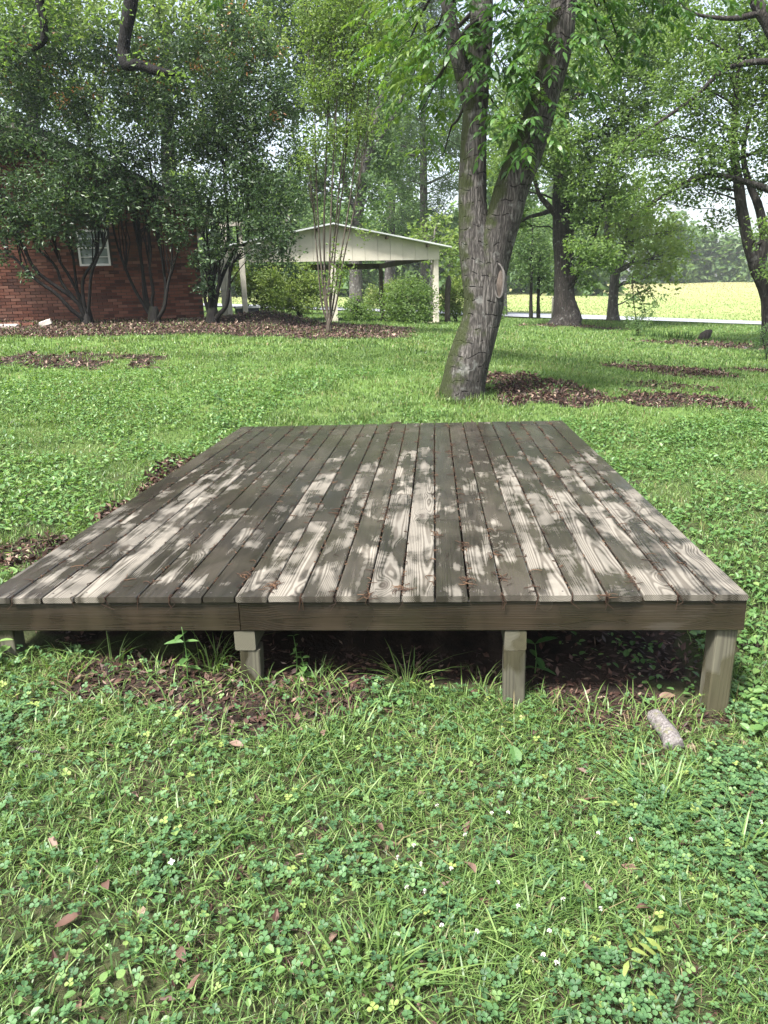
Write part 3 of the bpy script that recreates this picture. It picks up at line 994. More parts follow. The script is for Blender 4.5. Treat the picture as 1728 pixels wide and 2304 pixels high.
def compound_leaves(C, out, pairs=5, Lr=0.3, ll=0.115, lw=0.042, tint=None):
    """pinnate leaves from the points C leaning along out; returns V, T, tint"""
    B, D, LL, TT = [], [], [], []
    for i in range(len(C)):
        a = out[i] / (np.linalg.norm(out[i]) + 1e-9)
        sd = np.cross(a, (0, 0, 1.0))
        sd /= np.linalg.norm(sd) + 1e-9
        lr = Lr * rng.uniform(.7, 1.2)
        dr = rng.uniform(.1, .45)
        t0 = tint[i] if tint is not None else rng.uniform(0, 1)
        np_ = pairs + rng.integers(-1, 2)
        for k in range(np_ + 1):
            s = lr * (0.2 + 0.8 * k / np_)
            p = C[i] + a * s + np.array((0, 0, -1)) * dr * s * s / lr
            ta = a + np.array((0, 0, -1)) * 2 * dr * s / lr
            ta /= np.linalg.norm(ta)
            if k == np_:
                B.append(p); D.append(ta); LL.append(ll * rng.uniform(.9, 1.2)); TT.append(t0)
            else:
                for sg in (-1, 1):
                    d = ta * .6 + sd * sg * .85 + np.array((0, 0, -.28)) + rng.normal(0, .12, 3)
                    B.append(p); D.append(d / np.linalg.norm(d)); LL.append(ll * rng.uniform(.75, 1.15) * (0.75 + 0.25 * k / np_)); TT.append(np.clip(t0 + rng.normal(0, .08), 0, 1))
    B, D, LL, TT = np.array(B), np.array(D), np.array(LL), np.array(TT)
    return leaflets(B, D, LL, LL * lw / ll, TT)


clusters = [(880, 40, 8.2, .55, 44, .75), (930, 90, 7.8, .5, 40, .7), (850, 130, 8.6, .4, 28, .8), (940, 190, 8.4, .4, 26, .75), (905, 250, 8.6, .3, 14, .8), (960, 330, 8.0, .22, 9, .9), (915, 150, 8.8, .4, 22, .8),
            (985, 90, 5.95, .22, 9, .3), (1000, 165, 5.9, .2, 7, .25), (1070, 60, 6.0, .38, 26, .3), (1090, 140, 6.0, .33, 18, .3), (1110, 210, 5.9, .26, 13, .3), (1085, 245, 6.1, .2, 6, .35), (1140, 270, 5.8, .22, 13, .4), (1135, 320, 5.85, .14, 7, .45), (1165, 230, 5.8, .2, 11, .45),
            (1160, 60, 5.9, .35, 24, .4), (1190, 110, 5.75, .26, 14, .45), (1215, 30, 5.8, .3, 18, .5), (1120, 10, 6.0, .4, 24, .4), (985, 5, 6.1, .3, 12, .4),
            (1290, 20, 6.6, .32, 15, .3), (1335, 80, 7.0, .22, 9, .1), (1330, 140, 7.0, .15, 6, .05), (1390, 0, 6.6, .3, 12, .2), (1470, -15, 6.6, .35, 12, .25), (1230, 180, 6.8, .25, 8, .25), (1560, -20, 6.6, .35, 10, .3)]
VV, TT_, AA, off = [], [], [], 0
m = MB()


def leader_from(c):
    ld = lead_r if c[0] > lead_l[1, 0] + 0.3 else lead_l
    hz = np.clip(c[2] + 0.25 + 0.25 * abs(c[0] - ld[1, 0]), ld[0, 2], ld[-1, 2])
    return np.array([np.interp(hz, ld[:, 2], ld[:, j]) for j in range(3)])


def cluster(c, sp, cnt, tint):
    global off
    p0 = leader_from(c)
    P = limb_path(p0, c, 0.06, 0.1, 7)
    L = np.linalg.norm(c - p0)
    m.tube(P, np.linspace(0.012 + 0.011 * L, 0.005, 7), 6)
    C = c + rng.normal(0, sp * 0.6, (cnt, 3)) * np.array((1, 1, .75))
    out = C - c + (c - p0) / (L + .3) * sp * 0.7 + rng.normal(0, .2, (cnt, 3)) * sp
    out[:, 2] = np.clip(out[:, 2], -.3, .25)
    out[:, 2] *= 0.4
    for q in C[::3]:
        m.tube(limb_path(P[rng.integers(3, 7)], q, 0.03, 0.1, 4), np.linspace(.005, .002, 4), 4)
    V, T, a = compound_leaves(C, out, tint=np.clip(rng.normal(tint, .18, cnt), 0, 1))
    VV.append(V); TT_.append(T + off); AA.append(a)
    off += len(V)


for u, v, Yc, sp, cnt, ti in clusters:
    cluster(at(u, v, Yc), sp, cnt, ti)
for i in range(46):       # the crown above the picture
    a = rng.uniform(0, 2 * np.pi)
    rad = rng.uniform(0.6, 4.2)
    cluster(np.array([-0.4 + math.cos(a) * rad, YP + .4 + math.sin(a) * rad * .85, rng.uniform(5.6, 9.0) - .12 * rad]), .55, 15, .4)
m.build('branch', MAT['oak_bark'], pecan, True, pb)
link('crown', mesh_tris('crown', np.concatenate(VV) - pb, np.concatenate(TT_), {'tint': np.concatenate(AA)}), MAT['pecan_leaf'], pecan)

# ---------------------------------------------------------------- trees to the right
YO = 24.0
ob = gbase(3.2, YO)
orow = np.array(px_path([(1219, 640, YO, .34), (1218, 560, YO, .33), (1216, 480, YO, .33), (1215, 400, YO, .31), (1212, 300, YO, .27), (1212, 180, YO, .22), (1225, 40, YO, .17), (1240, -150, YO, .1)]))
tree('oak_tree', 'big dark oak with flared trunk on a brown mound in the lawn', ob,
     np.vstack([[ob[0], ob[1], ob[2] - .15, .46], [ob[0] + .01, ob[1], ob[2] + .3, .40], orow]),
     px_lobes([(1110, 340, 62, 23), (1195, 310, 70, 22.5), (1290, 345, 66, 23), (1370, 280, 75, 24), (1150, 215, 80, 24), (1265, 190, 88, 23), (1385, 150, 85, 24), (1170, 100, 88, 25), (1300, 60, 90, 24), (1430, 70, 75, 25), (1230, -40, 110, 25), (1390, -60, 110, 25),
               (1095, 415, 30, 24), (1265, 470, 34, 22.5), (1265, 545, 44, 22), (1315, 555, 34, 22.5), (1330, 420, 55, 23), (1245, 395, 45, 22.5), (1270, 610, 18, 22), (1120, 480, 22, 24.5), (1090, 290, 40, 25)], 1),
     'oak_leaf', 'oak_bark', dens=195, per=10, sig=.16, L=.12, W=.078, flare=0.5, k=16, tint=(0.1, 1),
     limbs=[px_path([(1225, 620, YO, .2), (1245, 590, 23.6, .15), (1270, 540, 23.2, .12), (1290, 480, 22.9, .1), (1310, 400, 23, .07), (1330, 330, 23, .04)]),
            px_path([(1222, 520, YO, .16), (1250, 460, 23.8, .12), (1280, 420, 23.5, .09), (1305, 380, 23.2, .06)]),
            px_path([(1208, 470, YO, .13), (1185, 445, 24, .1), (1165, 420, 24, .07), (1150, 370, 24, .05)]),
            px_path([(1205, 450, YO, .09), (1170, 462, 24, .07), (1140, 470, 24, .05), (1115, 490, 24.3, .03), (1100, 520, 24.5, .015)])])
b = gbase(*at(1324, 694, 29)[:2])
tree('maple_tree', 'smaller grey tree forking low beside the road, right of the big oak', b,
     np.vstack([[b[0], b[1], b[2] - .1, .26], px_path([(1324, 660, 29, .2), (1328, 600, 29, .19), (1330, 575, 29, .2), (1318, 540, 29, .13), (1310, 490, 29, .1), (1315, 420, 29, .07), (1340, 330, 29, .04)])]),
     px_lobes([(1375, 520, 55, 28.5), (1425, 560, 50, 28), (1345, 480, 45, 29), (1445, 505, 45, 29), (1400, 470, 50, 30), (1395, 600, 30, 27.5), (1385, 640, 22, 27.5), (1450, 590, 26, 28), (1310, 520, 25, 29), (1410, 405, 40, 30), (1350, 420, 45, 30), (1470, 550, 22, 28.5)], 1),
     'bright_leaf', 'grey_bark', dens=52, per=11, sig=.28, L=.16, W=.1, flare=.3, k=12, tint=(0.35, 1),
     limbs=[px_path([(1331, 590, 29, .15), (1345, 555, 29, .13), (1352, 520, 29, .1), (1365, 460, 29, .07), (1380, 400, 29, .04)]), px_path([(1338, 585, 29, .08), (1358, 575, 28.6, .06), (1372, 555, 28.3, .04)])])
YR = 17.0
b = gbase(*at(1668, 735, YR)[:2])
tree('elm_tree', 'curved twin-stemmed tree at the right edge with dark boughs over the lawn', b,
     np.vstack([[b[0], b[1], b[2] - .15, .24], px_path([(1664, 680, YR, .19), (1655, 625, YR, .175), (1638, 585, YR, .18), (1618, 530, YR, .15), (1606, 470, YR, .13), (1595, 400, YR, .115), (1585, 320, YR, .09), (1590, 220, YR, .07), (1600, 100, YR, .05)])]),
     px_lobes([(1560, 310, 60, 16.5), (1500, 345, 50, 16.5), (1625, 230, 70, 17), (1655, 110, 90, 17), (1525, 190, 65, 16.5), (1600, 40, 85, 17), (1480, 70, 60, 16.5), (1655, 500, 32, 16), (1560, 405, 34, 17.5), (1490, 415, 38, 17), (1430, 395, 36, 17), (1665, 585, 28, 16), (1740, 300, 120, 17), (1770, 90, 130, 17), (1800, 480, 90, 17), (1540, 480, 24, 17.5), (1420, 300, 40, 17), (1650, 330, 26, 17), (1550, 110, 50, 18), (1450, 190, 42, 17.5), (1500, 265, 40, 17), (1590, 180, 45, 18), (1445, 330, 32, 17), (1640, 400, 22, 17.5), (1590, 460, 16, 17.5), (1400, 290, 30, 16), (1350, 330, 26, 16), (1480, 225, 26, 16), (1560, 145, 30, 16), (1400, 440, 22, 16.5), (1460, 400, 24, 16.5), (1530, 375, 22, 16.5)], 1),
     'oak_leaf', 'oak_bark', dens=200, per=9, sig=.14, L=.092, W=.058, flare=.3, k=12, tint=(0.1, 1), limb_r=.09,
     limbs=[px_path([(1640, 590, YR, .13), (1650, 520, YR, .11), (1640, 450, YR, .1), (1620, 400, YR + .1, .085), (1605, 330, YR, .06), (1625, 230, YR, .04)]),
            px_path([(1720, 440, YR, .11), (1660, 410, YR - .2, .085), (1600, 390, YR - .4, .07), (1540, 378, YR - .5, .06), (1480, 395, YR - .5, .045), (1430, 425, YR - .5, .035), (1395, 450, YR - .5, .02)]),
            px_path([(1730, 150, YR - 1, .1), (1659, 133, YR - 1, .075), (1570, 148, YR - 1, .055), (1500, 210, YR - 1, .045), (1430, 260, YR - 1, .035), (1370, 300, YR - 1, .022), (1330, 350, YR - 1, .01)]),
            px_path([(1700, 120, YR - 2.5, .16), (1655, 45, YR - 2.5, .13), (1622, -20, YR - 2.5, .11), (1600, -90, YR - 2.5, .09)]),
            px_path([(1640, 30, YR - 2.5, .07), (1580, 40, YR - 2.5, .05), (1500, 30, YR - 2.5, .03), (1470, 5, YR - 2.5, .02)])])
for u, v, Yd, top, hl, lab in ((1147, 690, 31, 470, [(1140, 560, 34), (1120, 530, 28), (1152, 490, 34), (1175, 555, 24), (1130, 600, 18)], 'slim young tree with a straight dark stem left of the big oak'),
                               (1163, 690, 31.5, 540, [(1172, 600, 24), (1160, 570, 22), (1185, 625, 16), (1180, 540, 26)], 'thinnest sapling leaning close beside the slim young tree')):
    b = gbase(*at(u, v, Yd)[:2])
    tree('sapling', lab, b, np.vstack([[b[0], b[1], b[2] - .1, .1], px_path([(u, 640, Yd, .07), (u + 2, 560, Yd, .055), (u + 4, top, Yd, .02)])]), px_lobes([(*r_, Yd) for r_ in hl], 1),
         'far_leaf', 'stem_bark', dens=150, per=8, sig=.2, L=.13, W=.07, k=7, tint=(.2, 1), group='saplings beyond the lawn')

# ---------------------------------------------------------------- trees behind the house and the carport
bgtrees = [
    ('shade_tree', 'tall hazy forked tree rising behind the carport gable', (770, 660, 33), [(768, 560, .3), (772, 470, .26), (785, 380, .22), (800, 300, .18), (830, 200, .13), (860, 90, .08)],
     [(640, 90, 80), (610, 240, 62), (690, 400, 60), (640, 400, 55), (750, 330, 70), (815, 200, 75), (745, 60, 85), (840, 340, 55), (690, 190, 70), (860, 110, 70), (800, 430, 45), (720, 470, 35), (760, -60, 110), (600, -40, 100)], 33, 'far_leaf', 'grey_bark',
     [[(775, 470, .14), (740, 380, .11), (715, 280, .08), (700, 150, .05)], [(790, 350, .1), (850, 250, .08), (890, 170, .05)]]),
    ('pine_tree', 'straight blue-green pine between the carport roof and the forked tree', (917, 640, 40), [(916, 520, .22), (915, 420, .2), (914, 300, .16), (914, 150, .1), (914, -80, .05)],
     [(880, 250, 45), (945, 300, 45), (960, 190, 50), (885, 130, 55), (965, 400, 38), (868, 390, 42), (925, 60, 60), (990, 300, 36), (850, 320, 38), (935, 450, 30), (900, -40, 70), (870, 470, 26), (985, 470, 26)], 40, 'dark_leaf', 'grey_bark',
     [[(915, 400, .08), (960, 380, .05), (1000, 360, .03)], [(915, 340, .07), (870, 330, .05), (840, 320, .03)]]),
    ('hickory_tree', 'pale green hazy tree filling the gap left of the pine', (840, 650, 46), [(842, 540, .3), (846, 420, .25), (850, 280, .18), (850, 120, .1)],
     [(800, 380, 60), (880, 420, 50), (830, 480, 45), (850, 260, 75), (790, 260, 60), (900, 330, 55), (780, 500, 40), (900, 500, 35), (860, 530, 30)], 46, 'far_leaf', 'grey_bark', []),
    ('willow_oak', 'bright yellow-green tree glowing behind the house roof at the far left', (40, 640, 31), [(45, 500, .4), (60, 350, .33), (75, 220, .26), (90, 60, .16)],
     [(60, 220, 80), (140, 230, 70), (20, 120, 85), (130, 110, 85), (200, 200, 65), (70, 20, 95), (190, 60, 80), (-40, 200, 90), (-60, 40, 110), (120, -60, 110), (230, 280, 45)], 31, 'bright_leaf', 'oak_bark', []),
    ('sweetgum_tree', 'light green tall tree behind the photinias above the house eave', (370, 640, 32), [(370, 500, .38), (365, 350, .32), (360, 200, .25), (360, 50, .16)],
     [(300, 220, 65), (380, 180, 75), (440, 260, 60), (300, 110, 75), (420, 80, 85), (500, 170, 75), (330, 10, 90), (470, -10, 90), (560, 90, 70), (500, 320, 55), (410, 380, 45), (560, 400, 45)], 32, 'bright_leaf', 'oak_bark', []),
    ('ash_tree', 'bright small tree close behind the right end of the carport', (935, 660, 30), [(935, 600, .12), (936, 560, .1), (938, 520, .06), (940, 490, .03)],
     [(925, 520, 34), (960, 545, 30), (945, 490, 28), (985, 570, 28), (900, 505, 22), (975, 520, 22), (990, 610, 26)], 30, 'bright_leaf', 'grey_bark', []),
    ('locust_tree', 'tall pale tree seen between the pecan trunk and the big oak', (1085, 650, 42), [(1085, 560, .25), (1086, 450, .2), (1090, 320, .14), (1090, 180, .08)],
     [(1075, 240, 60), (1110, 330, 55), (1060, 380, 42), (1120, 430, 42), (1085, 480, 36), (1150, 520, 40), (1100, 560, 34), (1140, 400, 40), (980, 240, 50), (1010, 330, 42), (985, 120, 60), (1180, 480, 34)], 42, 'far_leaf', 'grey_bark', []),
    ('beech_tree', 'hazy blue-green tree low behind the left half of the carport', (620, 650, 48), [(622, 560, .3), (624, 460, .25), (626, 340, .15)],
     [(590, 420, 60), (650, 480, 55), (570, 520, 50), (640, 560, 40), (700, 540, 45), (540, 460, 55), (600, 580, 36), (760, 560, 40), (700, 600, 30), (560, 600, 30)], 48, 'far_leaf', 'grey_bark', []),
]
for nm, lab, (u, v, Yd), tr, lb, Yl, lf, bk, lm in bgtrees:
    b = gbase(*at(u, v, Yd)[:2])
    r0 = tr[0][2]
    pine = nm == 'pine_tree'
    tree(nm, lab, b, np.vstack([[b[0], b[1], b[2] - .2, r0 * 1.25], px_path([(a, c_, Yd, r) for a, c_, r in tr])]), px_lobes([(*r_, Yl + rng.uniform(-1.2, 1.2)) for r_ in lb], 1), lf, bk,
         dens=(40 if Yl > 32.5 else 31) if not pine else 55, per=13, sig=.3 if Yd < 38 else .36, L=.21 if not pine else .3, W=.125 if not pine else .05, k=9, tint=(.05, 1), limbs=[px_path([(a, c_, Yd, r) for a, c_, r in row]) for row in lm], limb_r=.08)

# the old tree left of the picture whose crooked bough hangs in front of the photinias
b = gbase(-14.5, 12.0)
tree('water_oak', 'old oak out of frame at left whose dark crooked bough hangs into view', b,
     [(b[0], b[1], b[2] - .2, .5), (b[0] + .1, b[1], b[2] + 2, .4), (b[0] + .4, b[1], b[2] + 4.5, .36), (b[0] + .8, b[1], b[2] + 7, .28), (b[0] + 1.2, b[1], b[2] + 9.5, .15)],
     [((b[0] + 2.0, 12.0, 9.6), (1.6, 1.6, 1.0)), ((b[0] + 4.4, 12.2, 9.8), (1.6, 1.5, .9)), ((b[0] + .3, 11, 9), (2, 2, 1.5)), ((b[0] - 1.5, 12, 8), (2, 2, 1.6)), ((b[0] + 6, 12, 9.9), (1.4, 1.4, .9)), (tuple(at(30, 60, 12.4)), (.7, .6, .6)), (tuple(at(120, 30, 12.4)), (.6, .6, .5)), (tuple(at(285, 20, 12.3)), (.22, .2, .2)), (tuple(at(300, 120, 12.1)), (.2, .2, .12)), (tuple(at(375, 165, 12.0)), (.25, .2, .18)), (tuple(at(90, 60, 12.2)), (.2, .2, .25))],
     'oak_leaf', 'backlit_bark', dens=110, per=8, sig=.16, L=.11, W=.06, k=14, tint=(.1, .9), nlimb=5,
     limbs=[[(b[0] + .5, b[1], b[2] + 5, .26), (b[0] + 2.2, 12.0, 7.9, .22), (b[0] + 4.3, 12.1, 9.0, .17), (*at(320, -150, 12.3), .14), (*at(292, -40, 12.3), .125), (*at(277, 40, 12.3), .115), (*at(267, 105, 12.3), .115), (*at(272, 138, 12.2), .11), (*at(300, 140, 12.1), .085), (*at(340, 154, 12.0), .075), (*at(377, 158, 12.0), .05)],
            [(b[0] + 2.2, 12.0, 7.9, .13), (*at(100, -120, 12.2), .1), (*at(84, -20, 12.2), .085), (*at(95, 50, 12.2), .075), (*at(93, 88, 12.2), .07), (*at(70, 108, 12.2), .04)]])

# ---------------------------------------------------------------- photinias along the house
def cs(x, y):
    return x * .3009, 364.8 + y * .3009


def shrub(name, label, base_uv, Yd, stems, lobes, group, leaf='shrub_leaf', dens=360, per=10, sig=.12, L=.095, W=.04, red=.0, red_z=1e9, bark='stem_bark', r0=.05, crown='crown', droop=.3, tint=(0, 1), sub=1.0, trunk_r=.13, cat='shrub', flat=.22, lsc=1):
    g = gbase(*at(*base_uv, Yd)[:2])
    root = empty(name, g, 0, label, cat, group)
    V, T, t, tw = crown_mesh(px_lobes(lobes, lsc), dens, per, sig, L, W, tint[0], tint[1], droop, red, red_z, flat)
    if trunk_r:
        m = MB()
        m.tube([g + (0, 0, -.1), g + (0, 0, .06), g + (0, 0, .2), g + (0.01, 0, .34)], [trunk_r * 1.25, trunk_r, trunk_r * .85, trunk_r * .6], 12, wob=.5, seed=5)
        m.build('trunk', MAT[bark], root, True, g)
    for row in stems:
        P = [np.array([g[0] + rng.uniform(-.05, .05), g[1] + rng.uniform(-.05, .05), g[2] + .02])]
        for u, v, dy in row:
            P.append(at(u, v, Yd + dy))
        end = P[-1]
        far = tw[tw[:, 2] > end[2] + .3]
        if len(far):
            nxt = far[np.argsort(np.linalg.norm((far - end)[:, :2], axis=1))[rng.integers(0, min(12, len(far)))]]
            if nxt[2] - end[2] < 2.2:
                P.append(nxt)
        P = spline(np.array(P), 14)
        R_ = np.linspace(r0 * rng.uniform(.85, 1.15), r0 * .3, 14)
        m = MB()
        m.tube(P, R_, 8, wob=.2, seed=2)
        near = tw[np.argsort(np.linalg.norm(tw - P[-1], axis=1))[:int(26 * sub)]]
        for q in near[rng.permutation(len(near))[:int(9 * sub)]]:
            m.tube(limb_path(P[rng.integers(7, 14)], q, .05, .12, 5), np.linspace(r0 * .28, .004, 5), 5)
        m.build('stem', MAT[bark], root, True, g)
    link(crown, mesh_tris(crown, V - g, T, {'tint': t}), MAT[leaf], root)
    return root


GP = 'photinia shrubs along the house wall'
shrub('photinia_shrub', 'leftmost photinia shrub spreading wide bare stems in front of the house window', (190, 697), 13.3,
      [[(*cs(560, 960), -.1), (*cs(400, 840), -.2), (*cs(250, 720), -.3), (*cs(150, 520), -.4), (*cs(40, 310), -.4)],
       [(*cs(500, 1000), -.2), (*cs(410, 900), -.3), (*cs(250, 790), -.4), (*cs(120, 650), -.4), (*cs(20, 540), -.4)],
       [(*cs(560, 960), 0), (*cs(450, 830), 0), (*cs(400, 700), .1), (*cs(300, 600), .1), (*cs(250, 540), .1)],
       [(*cs(570, 940), .1), (*cs(545, 800), .1), (*cs(520, 600), .1), (*cs(470, 430), .1)],
       [(*cs(590, 950), .1), (*cs(490, 760), .2), (*cs(410, 620), .2), (*cs(395, 420), .2)],
       [(*cs(640, 960), -.1), (*cs(655, 760), -.2), (*cs(700, 640), -.2), (*cs(780, 430), -.2)],
       [(*cs(600, 940), -.1), (*cs(600, 780), 0), (*cs(690, 620), 0), (*cs(705, 300), 0)]],
      [(45, 425, 55, 13.0), (120, 430, 60, 12.8), (190, 440, 48, 13.0), (140, 380, 60, 13.0), (40, 480, 26, 12.9), (230, 430, 35, 13.2), (50, 300, 55, 13.2), (150, 310, 60, 13.3), (230, 340, 50, 13.2), (60, 200, 60, 13.4), (160, 220, 55, 13.4), (20, 110, 55, 13.4), (110, 120, 55, 13.5), (265, 420, 30, 13.1), (-40, 300, 70, 13.2), (-50, 420, 60, 13.0), (180, 520, 14, 13.0), (60, 590, 14, 12.8), (25, 475, 36, 12.9), (100, 475, 34, 12.8), (165, 478, 28, 12.9), (235, 462, 24, 13.0), (20, 515, 26, 12.8), (85, 515, 24, 12.8), (150, 510, 20, 12.8), (0, 560, 16, 12.8)], GP, red=.06, red_z=5.5)
shrub('photinia_shrub', 'middle photinia shrub with upright stems right of the house window', (335, 693), 13.7,
      [[(*cs(1040, 990), 0), (*cs(960, 850), 0), (*cs(880, 660), -.1), (*cs(810, 400), -.1)], [(*cs(1090, 960), 0), (*cs(1100, 880), 0), (*cs(1075, 720), 0), (*cs(1080, 540), 0)],
       [(*cs(1040, 940), .1), (*cs(1020, 700), .1), (*cs(960, 340), .1)], [(*cs(1170, 1010), 0), (*cs(1190, 850), 0), (*cs(1150, 540), 0)], [(*cs(1180, 1000), -.1), (*cs(1200, 860), -.1), (*cs(1232, 700), -.1), (*cs(1235, 540), -.1)], [(*cs(1060, 950), .1), (*cs(1010, 600), .2), (*cs(1000, 380), .2)]],
      [(300, 410, 50, 13.6), (345, 470, 32, 13.5), (380, 505, 30, 13.5), (330, 310, 65, 13.7), (290, 220, 60, 13.8), (240, 130, 55, 13.9), (390, 400, 45, 13.7), (360, 200, 60, 13.9), (420, 470, 30, 13.6), (310, 110, 45, 13.9), (270, 340, 45, 13.6), (420, 300, 50, 13.8)], GP, red=.06, red_z=5.8)
shrub('photinia_shrub', 'tallest and broadest photinia shrub hiding the corner of the house', (462, 698), 14.0,
      [[(*cs(1505, 1000), 0), (*cs(1510, 800), 0), (*cs(1500, 640), 0), (*cs(1480, 400), 0)], [(*cs(1545, 1000), 0), (*cs(1575, 800), 0), (*cs(1560, 600), 0), (*cs(1570, 380), 0)],
       [(*cs(1570, 1050), -.1), (*cs(1625, 980), -.1), (*cs(1645, 850), -.1), (*cs(1660, 700), -.1), (*cs(1740, 600), -.1)], [(*cs(1490, 1000), 0), (*cs(1470, 900), 0), (*cs(1530, 780), 0), (*cs(1480, 640), 0)], [(*cs(1530, 960), .1), (*cs(1545, 700), .1), (*cs(1640, 500), .1)], [(*cs(1540, 960), .1), (*cs(1600, 760), .1), (*cs(1700, 560), .1), (*cs(1790, 480), .1)]],
      [(470, 430, 62, 13.8), (545, 390, 72, 13.9), (520, 280, 80, 14), (560, 480, 55, 13.7), (605, 525, 42, 13.6), (485, 190, 70, 14.1), (440, 310, 60, 14), (590, 220, 60, 14.1), (545, 110, 60, 14.2), (480, 530, 34, 13.8), (625, 430, 40, 13.8), (430, 110, 55, 14.2), (640, 330, 40, 14), (500, 60, 45, 14.3), (445, 620, 18, 13.8), (620, 575, 20, 13.6), (560, 555, 26, 13.7), (425, 560, 22, 13.7)], GP, red=.09, red_z=5.8, trunk_r=.15, r0=.06)
shrub('crape_myrtle', 'slender crape myrtle with a vase of thin tan stems in front of the carport', (712, 712), 13.2,
      [[(700, 640, 0), (690, 520, 0), (683, 380, 0), (680, 250, 0), (676, 60, 0)], [(703, 640, 0), (700, 500, .1), (703, 380, .1), (708, 250, .1), (712, 120, .1)], [(706, 640, 0), (722, 520, 0), (735, 380, 0), (755, 250, 0), (775, 120, 0)], [(712, 640, -.1), (712, 560, -.1), (716, 440, -.1), (722, 300, -.1), (730, 150, -.1)],
       [(722, 640, 0), (735, 560, 0), (755, 440, 0), (770, 330, 0), (790, 250, 0), (800, 120, 0)], [(728, 650, -.1), (742, 560, -.1), (762, 470, -.1), (782, 360, -.1), (805, 240, -.1)], [(716, 640, .1), (728, 500, .1), (745, 360, .1), (750, 200, .1)], [(696, 660, .1), (686, 560, .1), (678, 470, .1), (672, 400, .1)]],
      [(690, 190, 48, 13.2), (755, 190, 50, 13.3), (720, 90, 60, 13.3), (795, 120, 50, 13.3), (780, 270, 34, 13.2), (690, 300, 28, 13.1), (835, 60, 45, 13.4), (680, 40, 50, 13.3), (740, 300, 26, 13.2), (738, 585, 17, 13.1), (722, 620, 14, 13.1), (785, 500, 12, 13.1), (730, 540, 10, 13.1), (760, 0, 70, 13.3), (660, 350, 18, 13.1)],
      None, 'bright_leaf', 520, 9, .15, .07, .038, bark='smooth_bark', r0=.024, trunk_r=.06, tint=(.1, .9), cat='tree')

GB = 'bushes around the carport'
for lab, buv, Yd, lb, lf, st in (
        ('yellow-green bush beside the porch posts left of the carport', (565, 672), 18.2, [(545, 610, 28, 18.2), (580, 600, 26, 18.2), (562, 640, 24, 18.1), (530, 590, 18, 18.3), (598, 640, 18, 18.1)], 'bush_leaf', 4),
        ('yellow-green bush under the carport beam, just left of the crape myrtle stems', (650, 690), 19.0, [(640, 620, 28, 19), (665, 645, 26, 18.9), (625, 650, 22, 19), (650, 595, 20, 19.1), (675, 610, 20, 19.1)], 'bush_leaf', 4),
        ('big dark green bush between the two right carport posts', (880, 692), 20.2, [(860, 640, 26, 20.2), (890, 630, 32, 20.3), (915, 655, 24, 20.2), (870, 670, 26, 20), (900, 680, 22, 20), (845, 665, 16, 20)], 'oak_leaf', 4),
        ('low dark bush at the foot of the middle carport post', (770, 690), 19.0, [(758, 670, 16, 19), (780, 672, 18, 19), (770, 655, 12, 19.1), (795, 682, 12, 18.9)], 'oak_leaf', 3),
        ('tall airy yellow-green bush seen through the left bay of the carport', (600, 690), 21.5, [(590, 625, 24, 21.5), (615, 615, 22, 21.6), (600, 655, 22, 21.4), (575, 650, 16, 21.5)], 'bush_leaf', 3),
        ('bright loose bush seen through the carport between its middle and right posts', (830, 690), 30, [(815, 640, 20, 30), (840, 650, 18, 30), (850, 625, 16, 30), (800, 660, 14, 30)], 'bush_leaf', 3),
        ('loose light bush behind the dead snag right of the carport', (985, 690), 23.5, [(975, 640, 22, 23.6), (995, 620, 20, 23.8), (985, 665, 18, 23.5), (965, 660, 16, 23.5)], 'bush_leaf', 3),
        ('small twiggy bush at the right foot of the pecan, far behind it', (1072, 700), 20.0, [(1072, 680, 12, 20), (1078, 665, 9, 20.1), (1066, 690, 8, 20)], 'oak_leaf', 4)):
    shrub('bush', lab, buv, Yd, [[(buv[0] + rng.uniform(-12, 12), buv[1] - 22, 0), (buv[0] + rng.uniform(-22, 22), buv[1] - 45, 0)] for _ in range(st)], lb, GB, lf, 480, 9, .14, .085, .042, r0=.022, trunk_r=0, bark='stem_bark', sub=.5, cat='bush', tint=(.1, 1), lsc=1.3)
shrub('bush', 'small wispy bush with arching sprays beside the spiky lily row', (1380, 712), 19.5, [[(1375, 690, 0), (1368, 650, 0)], [(1372, 680, 0), (1366, 620, 0), (1366, 590, 0)], [(1385, 690, 0), (1400, 670, 0), (1420, 650, 0)], [(1380, 690, 0), (1392, 665, 0)]],
      [(1366, 640, 12, 19.5), (1370, 690, 18, 19.4), (1400, 675, 14, 19.4), (1415, 655, 10, 19.4), (1366, 605, 9, 19.5), (1385, 705, 14, 19.3), (1430, 640, 6, 19.4)], None, 'far_leaf', 420, 7, .1, .08, .034, r0=.015, trunk_r=0, sub=.5, cat='bush', tint=(.3, 1))
shrub('bush', 'dark grassy bush crowding the lower right edge beside the leaf litter', (1655, 770), 13.0, [[(1650, 740, 0), (1640, 715, 0)], [(1660, 740, 0), (1665, 700, 0)]], [(1650, 735, 22, 13), (1670, 720, 26, 13), (1632, 755, 14, 13), (1660, 760, 20, 13)], None, 'far_leaf', 420, 8, .1, .1, .018, r0=.012, trunk_r=0, sub=.4, cat='bush', droop=-.5, tint=(0, .7))

# ---------------------------------------------------------------- brick house
hx, hy = -6.8, 15.5
hz0 = 0.78
house = empty('brick_house', (hx, hy, hz0), TH, 'red brick house gable with dark shingle roof behind the photinias', 'house')
W_H, EAVE, SLOPE, DEP = 12.0, 2.62, 0.47, 9.0
RX = -W_H / 2


def roof_z(x):
    return EAVE + SLOPE * (W_H / 2 - abs(x - RX))


